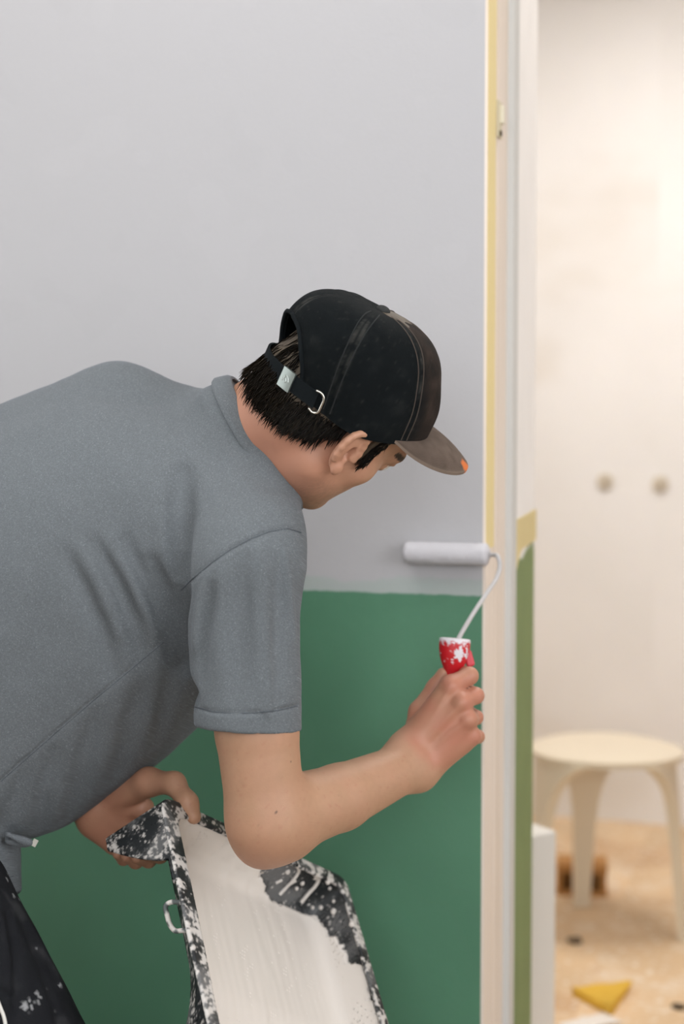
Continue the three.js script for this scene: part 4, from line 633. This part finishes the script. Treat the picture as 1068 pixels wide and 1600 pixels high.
{ // white box: corner seen between the reveal and the stool
  const k = at(869, 1298, 2.60), h = k.y, e1 = V(-0.84, 0, 0.54), e2 = V(-0.54, 0, -0.84), o = thing('box', 'tall white box standing on the floor just behind the wall', 'box', V(k.x, 0, k.z).addScaledVector(e1, 0.10).addScaledVector(e2, 0.09), Math.atan2(-e1.z, e1.x));
  mesh('carton', new RoundedBoxGeometry(0.20, h, 0.18, 3, 0.004).translate(0, h / 2, 0), std({ color: '#dcd7d0', roughness: 0.6 }), o); }
{ // wooden block with two dark holes behind the stool's middle leg
  const c = ground(913, 3.66), o = thing('wooden_block', 'small brown wooden block lying on the floor behind the stool leg', 'block', c, -0.16), tex = dataTex(128, 128, (u, v) => { const n = fbm(u * 3, v * 22, 5, 4); return [0.70 + 0.14 * n, 0.50 + 0.13 * n, 0.28 + 0.1 * n]; });
  const w = std({ map: tex, roughness: 0.8 });
  mesh('bottom_board', new RoundedBoxGeometry(0.13, 0.012, 0.09, 2, 0.002).translate(0, 0.006, 0), w, o); mesh('top_board', new RoundedBoxGeometry(0.13, 0.024, 0.09, 2, 0.002).translate(0, 0.072, 0), w, o);
  for (const x of [-0.058, 0, 0.056]) mesh('side_board', new RoundedBoxGeometry(x ? 0.014 : 0.022, 0.049, 0.088, 2, 0.002).translate(x, 0.036, 0), w, o);
  mesh('back_board', new RoundedBoxGeometry(0.112, 0.048, 0.01, 2, 0.002).translate(0, 0.036, 0.018), std({ color: '#7d5728', roughness: 0.85 }), o); }
{ // folded yellow cloth, three-cornered
  const q = (x, y) => { const o = camera.position, d = at(x, y, 1).sub(o); return o.clone().addScaledVector(d, -o.y / d.y); }, p = [q(893, 1556), q(987, 1546), q(952, 1589)], c = p[0].clone().add(p[1]).add(p[2]).divideScalar(3), o = thing('yellow_sponge_cloth', 'yellow three-cornered folded cleaning cloth on the dusty floor', 'cloth', c);
  const layer = (y0, t, s, r) => { const f = (u, v) => { const a = p[0].clone().lerp(p[1], u).lerp(p[2], v).sub(c).multiplyScalar(s).applyAxisAngle(V(0, 1, 0), r); return a; }; return slab(14, 14, (u, v) => { const a = f(u, v); return [a.x, y0 + t + 0.004 * N3(u * 4, v * 4, y0 * 90) + 0.002, a.z]; }, (u, v) => { const a = f(u, v); return [a.x, y0, a.z]; }); };
  const mt = std({ color: '#e9bb45', roughness: 0.9, bumpMap: bumpAt(2, 2), bumpScale: 0.001, side: THREE.DoubleSide });
  mesh('lower_fold', layer(0.0005, 0.007, 0.97, 0.05), mt, o); mesh('upper_fold', layer(0.0105, 0.007, 1, 0), mt, o);
  const pc = q(922, 1600); const pp = thing('paper_scrap', 'scrap of white paper on the floor beside the yellow cloth', 'paper', pc, 0.5); mesh('sheet', slab(12, 8, (u, v) => [(u - 0.5) * 0.12, 0.002 + 0.006 * Math.sin(u * 3) * v, (v - 0.5) * 0.06], (u, v) => [(u - 0.5) * 0.12, 0.001 + 0.006 * Math.sin(u * 3) * v, (v - 0.5) * 0.06]), std({ color: '#efe8e0', roughness: 0.8 }), pp);
  const chip = (x, y, s, col, label) => { const a = q(x, y), g = new THREE.IcosahedronGeometry(1, 2), P = g.attributes.position; for (let i = 0; i < P.count; i++) { const k = 1 + 0.5 * N3(P.getX(i) * 1.7 + x, P.getY(i) * 1.7, P.getZ(i) * 1.7); P.setXYZ(i, P.getX(i) * s * 1.3 * k, P.getY(i) * s * 0.55 * k, P.getZ(i) * s * k); } g.computeVertexNormals(); const m = mesh(numbered('chip'), g, std({ color: col, roughness: 0.9 }), scene); m.position.copy(a).setY(s * 0.4); tag(m, label, 'chip', 'dark chips on the far floor'); };
  chip(898, 1473, 0.014, '#6b5a47', 'dark flake lying on the floor between wooden block and yellow cloth'); chip(1060, 1576, 0.011, '#5d5040', 'dark chip on the floor to the right of the yellow cloth'); }
for (const [x, y, l] of [[945, 752, 'left one of two capped pipe ends on the far pale wall'], [1031, 756, 'right one of two capped pipe ends on the far pale wall']]) {
  const z0 = -T - 2.05, o3 = camera.position, d = at(x, y, 1).sub(o3), n = TZ, w = room(0, 0, z0), s = w.clone().sub(o3).dot(n) / d.dot(n), p = o3.clone().addScaledVector(d, s), o = thing('pipe_stub', l, 'pipe', p, -YAW, 'capped pipe ends on the far wall');
  mesh('pipe', new THREE.CylinderGeometry(0.011, 0.011, 0.022, 24).rotateX(Math.PI / 2).translate(0, 0, 0.011), std({ color: '#cfc3b2', roughness: 0.5, metalness: 0.2 }), o); mesh('collar', new THREE.TorusGeometry(0.018, 0.007, 10, 28).translate(0, 0, 0.006), std({ color: '#d8cdbb', roughness: 0.5, metalness: 0.2 }), o); }
{ // ceiling panel of the room
  const o = thing('ceiling_panel', 'square white light panel on the ceiling of the painted room', 'lamp', room(-0.5, 2.7, 0.95), -YAW);
  mesh('panel_frame', new RoundedBoxGeometry(1.5, 0.03, 1.5, 2, 0.005).translate(0, -0.015, 0), frameMat, o);
  mesh('diffuser', new THREE.BoxGeometry(1.4, 0.008, 1.4).translate(0, -0.033, 0), std({ color: '#ffffff', emissive: new THREE.Color(1.0, 0.98, 0.96), emissiveIntensity: 1 }), o); }
{ // ceiling lamp of the far room
  const o = thing('ceiling_lamp', 'square ceiling lamp of the far room beyond the doorway', 'lamp', room(0.15, 2.7, -1.15), -YAW);
  mesh('base', new RoundedBoxGeometry(0.9, 0.03, 0.9, 2, 0.005).translate(0, -0.015, 0), frameMat, o);
  mesh('diffuser', new THREE.BoxGeometry(0.8, 0.008, 0.8).translate(0, -0.033, 0), std({ color: '#ffffff', emissive: new THREE.Color(1.0, 0.86, 0.7), emissiveIntensity: 1.5 }), o); }
renderer.render(scene, camera);
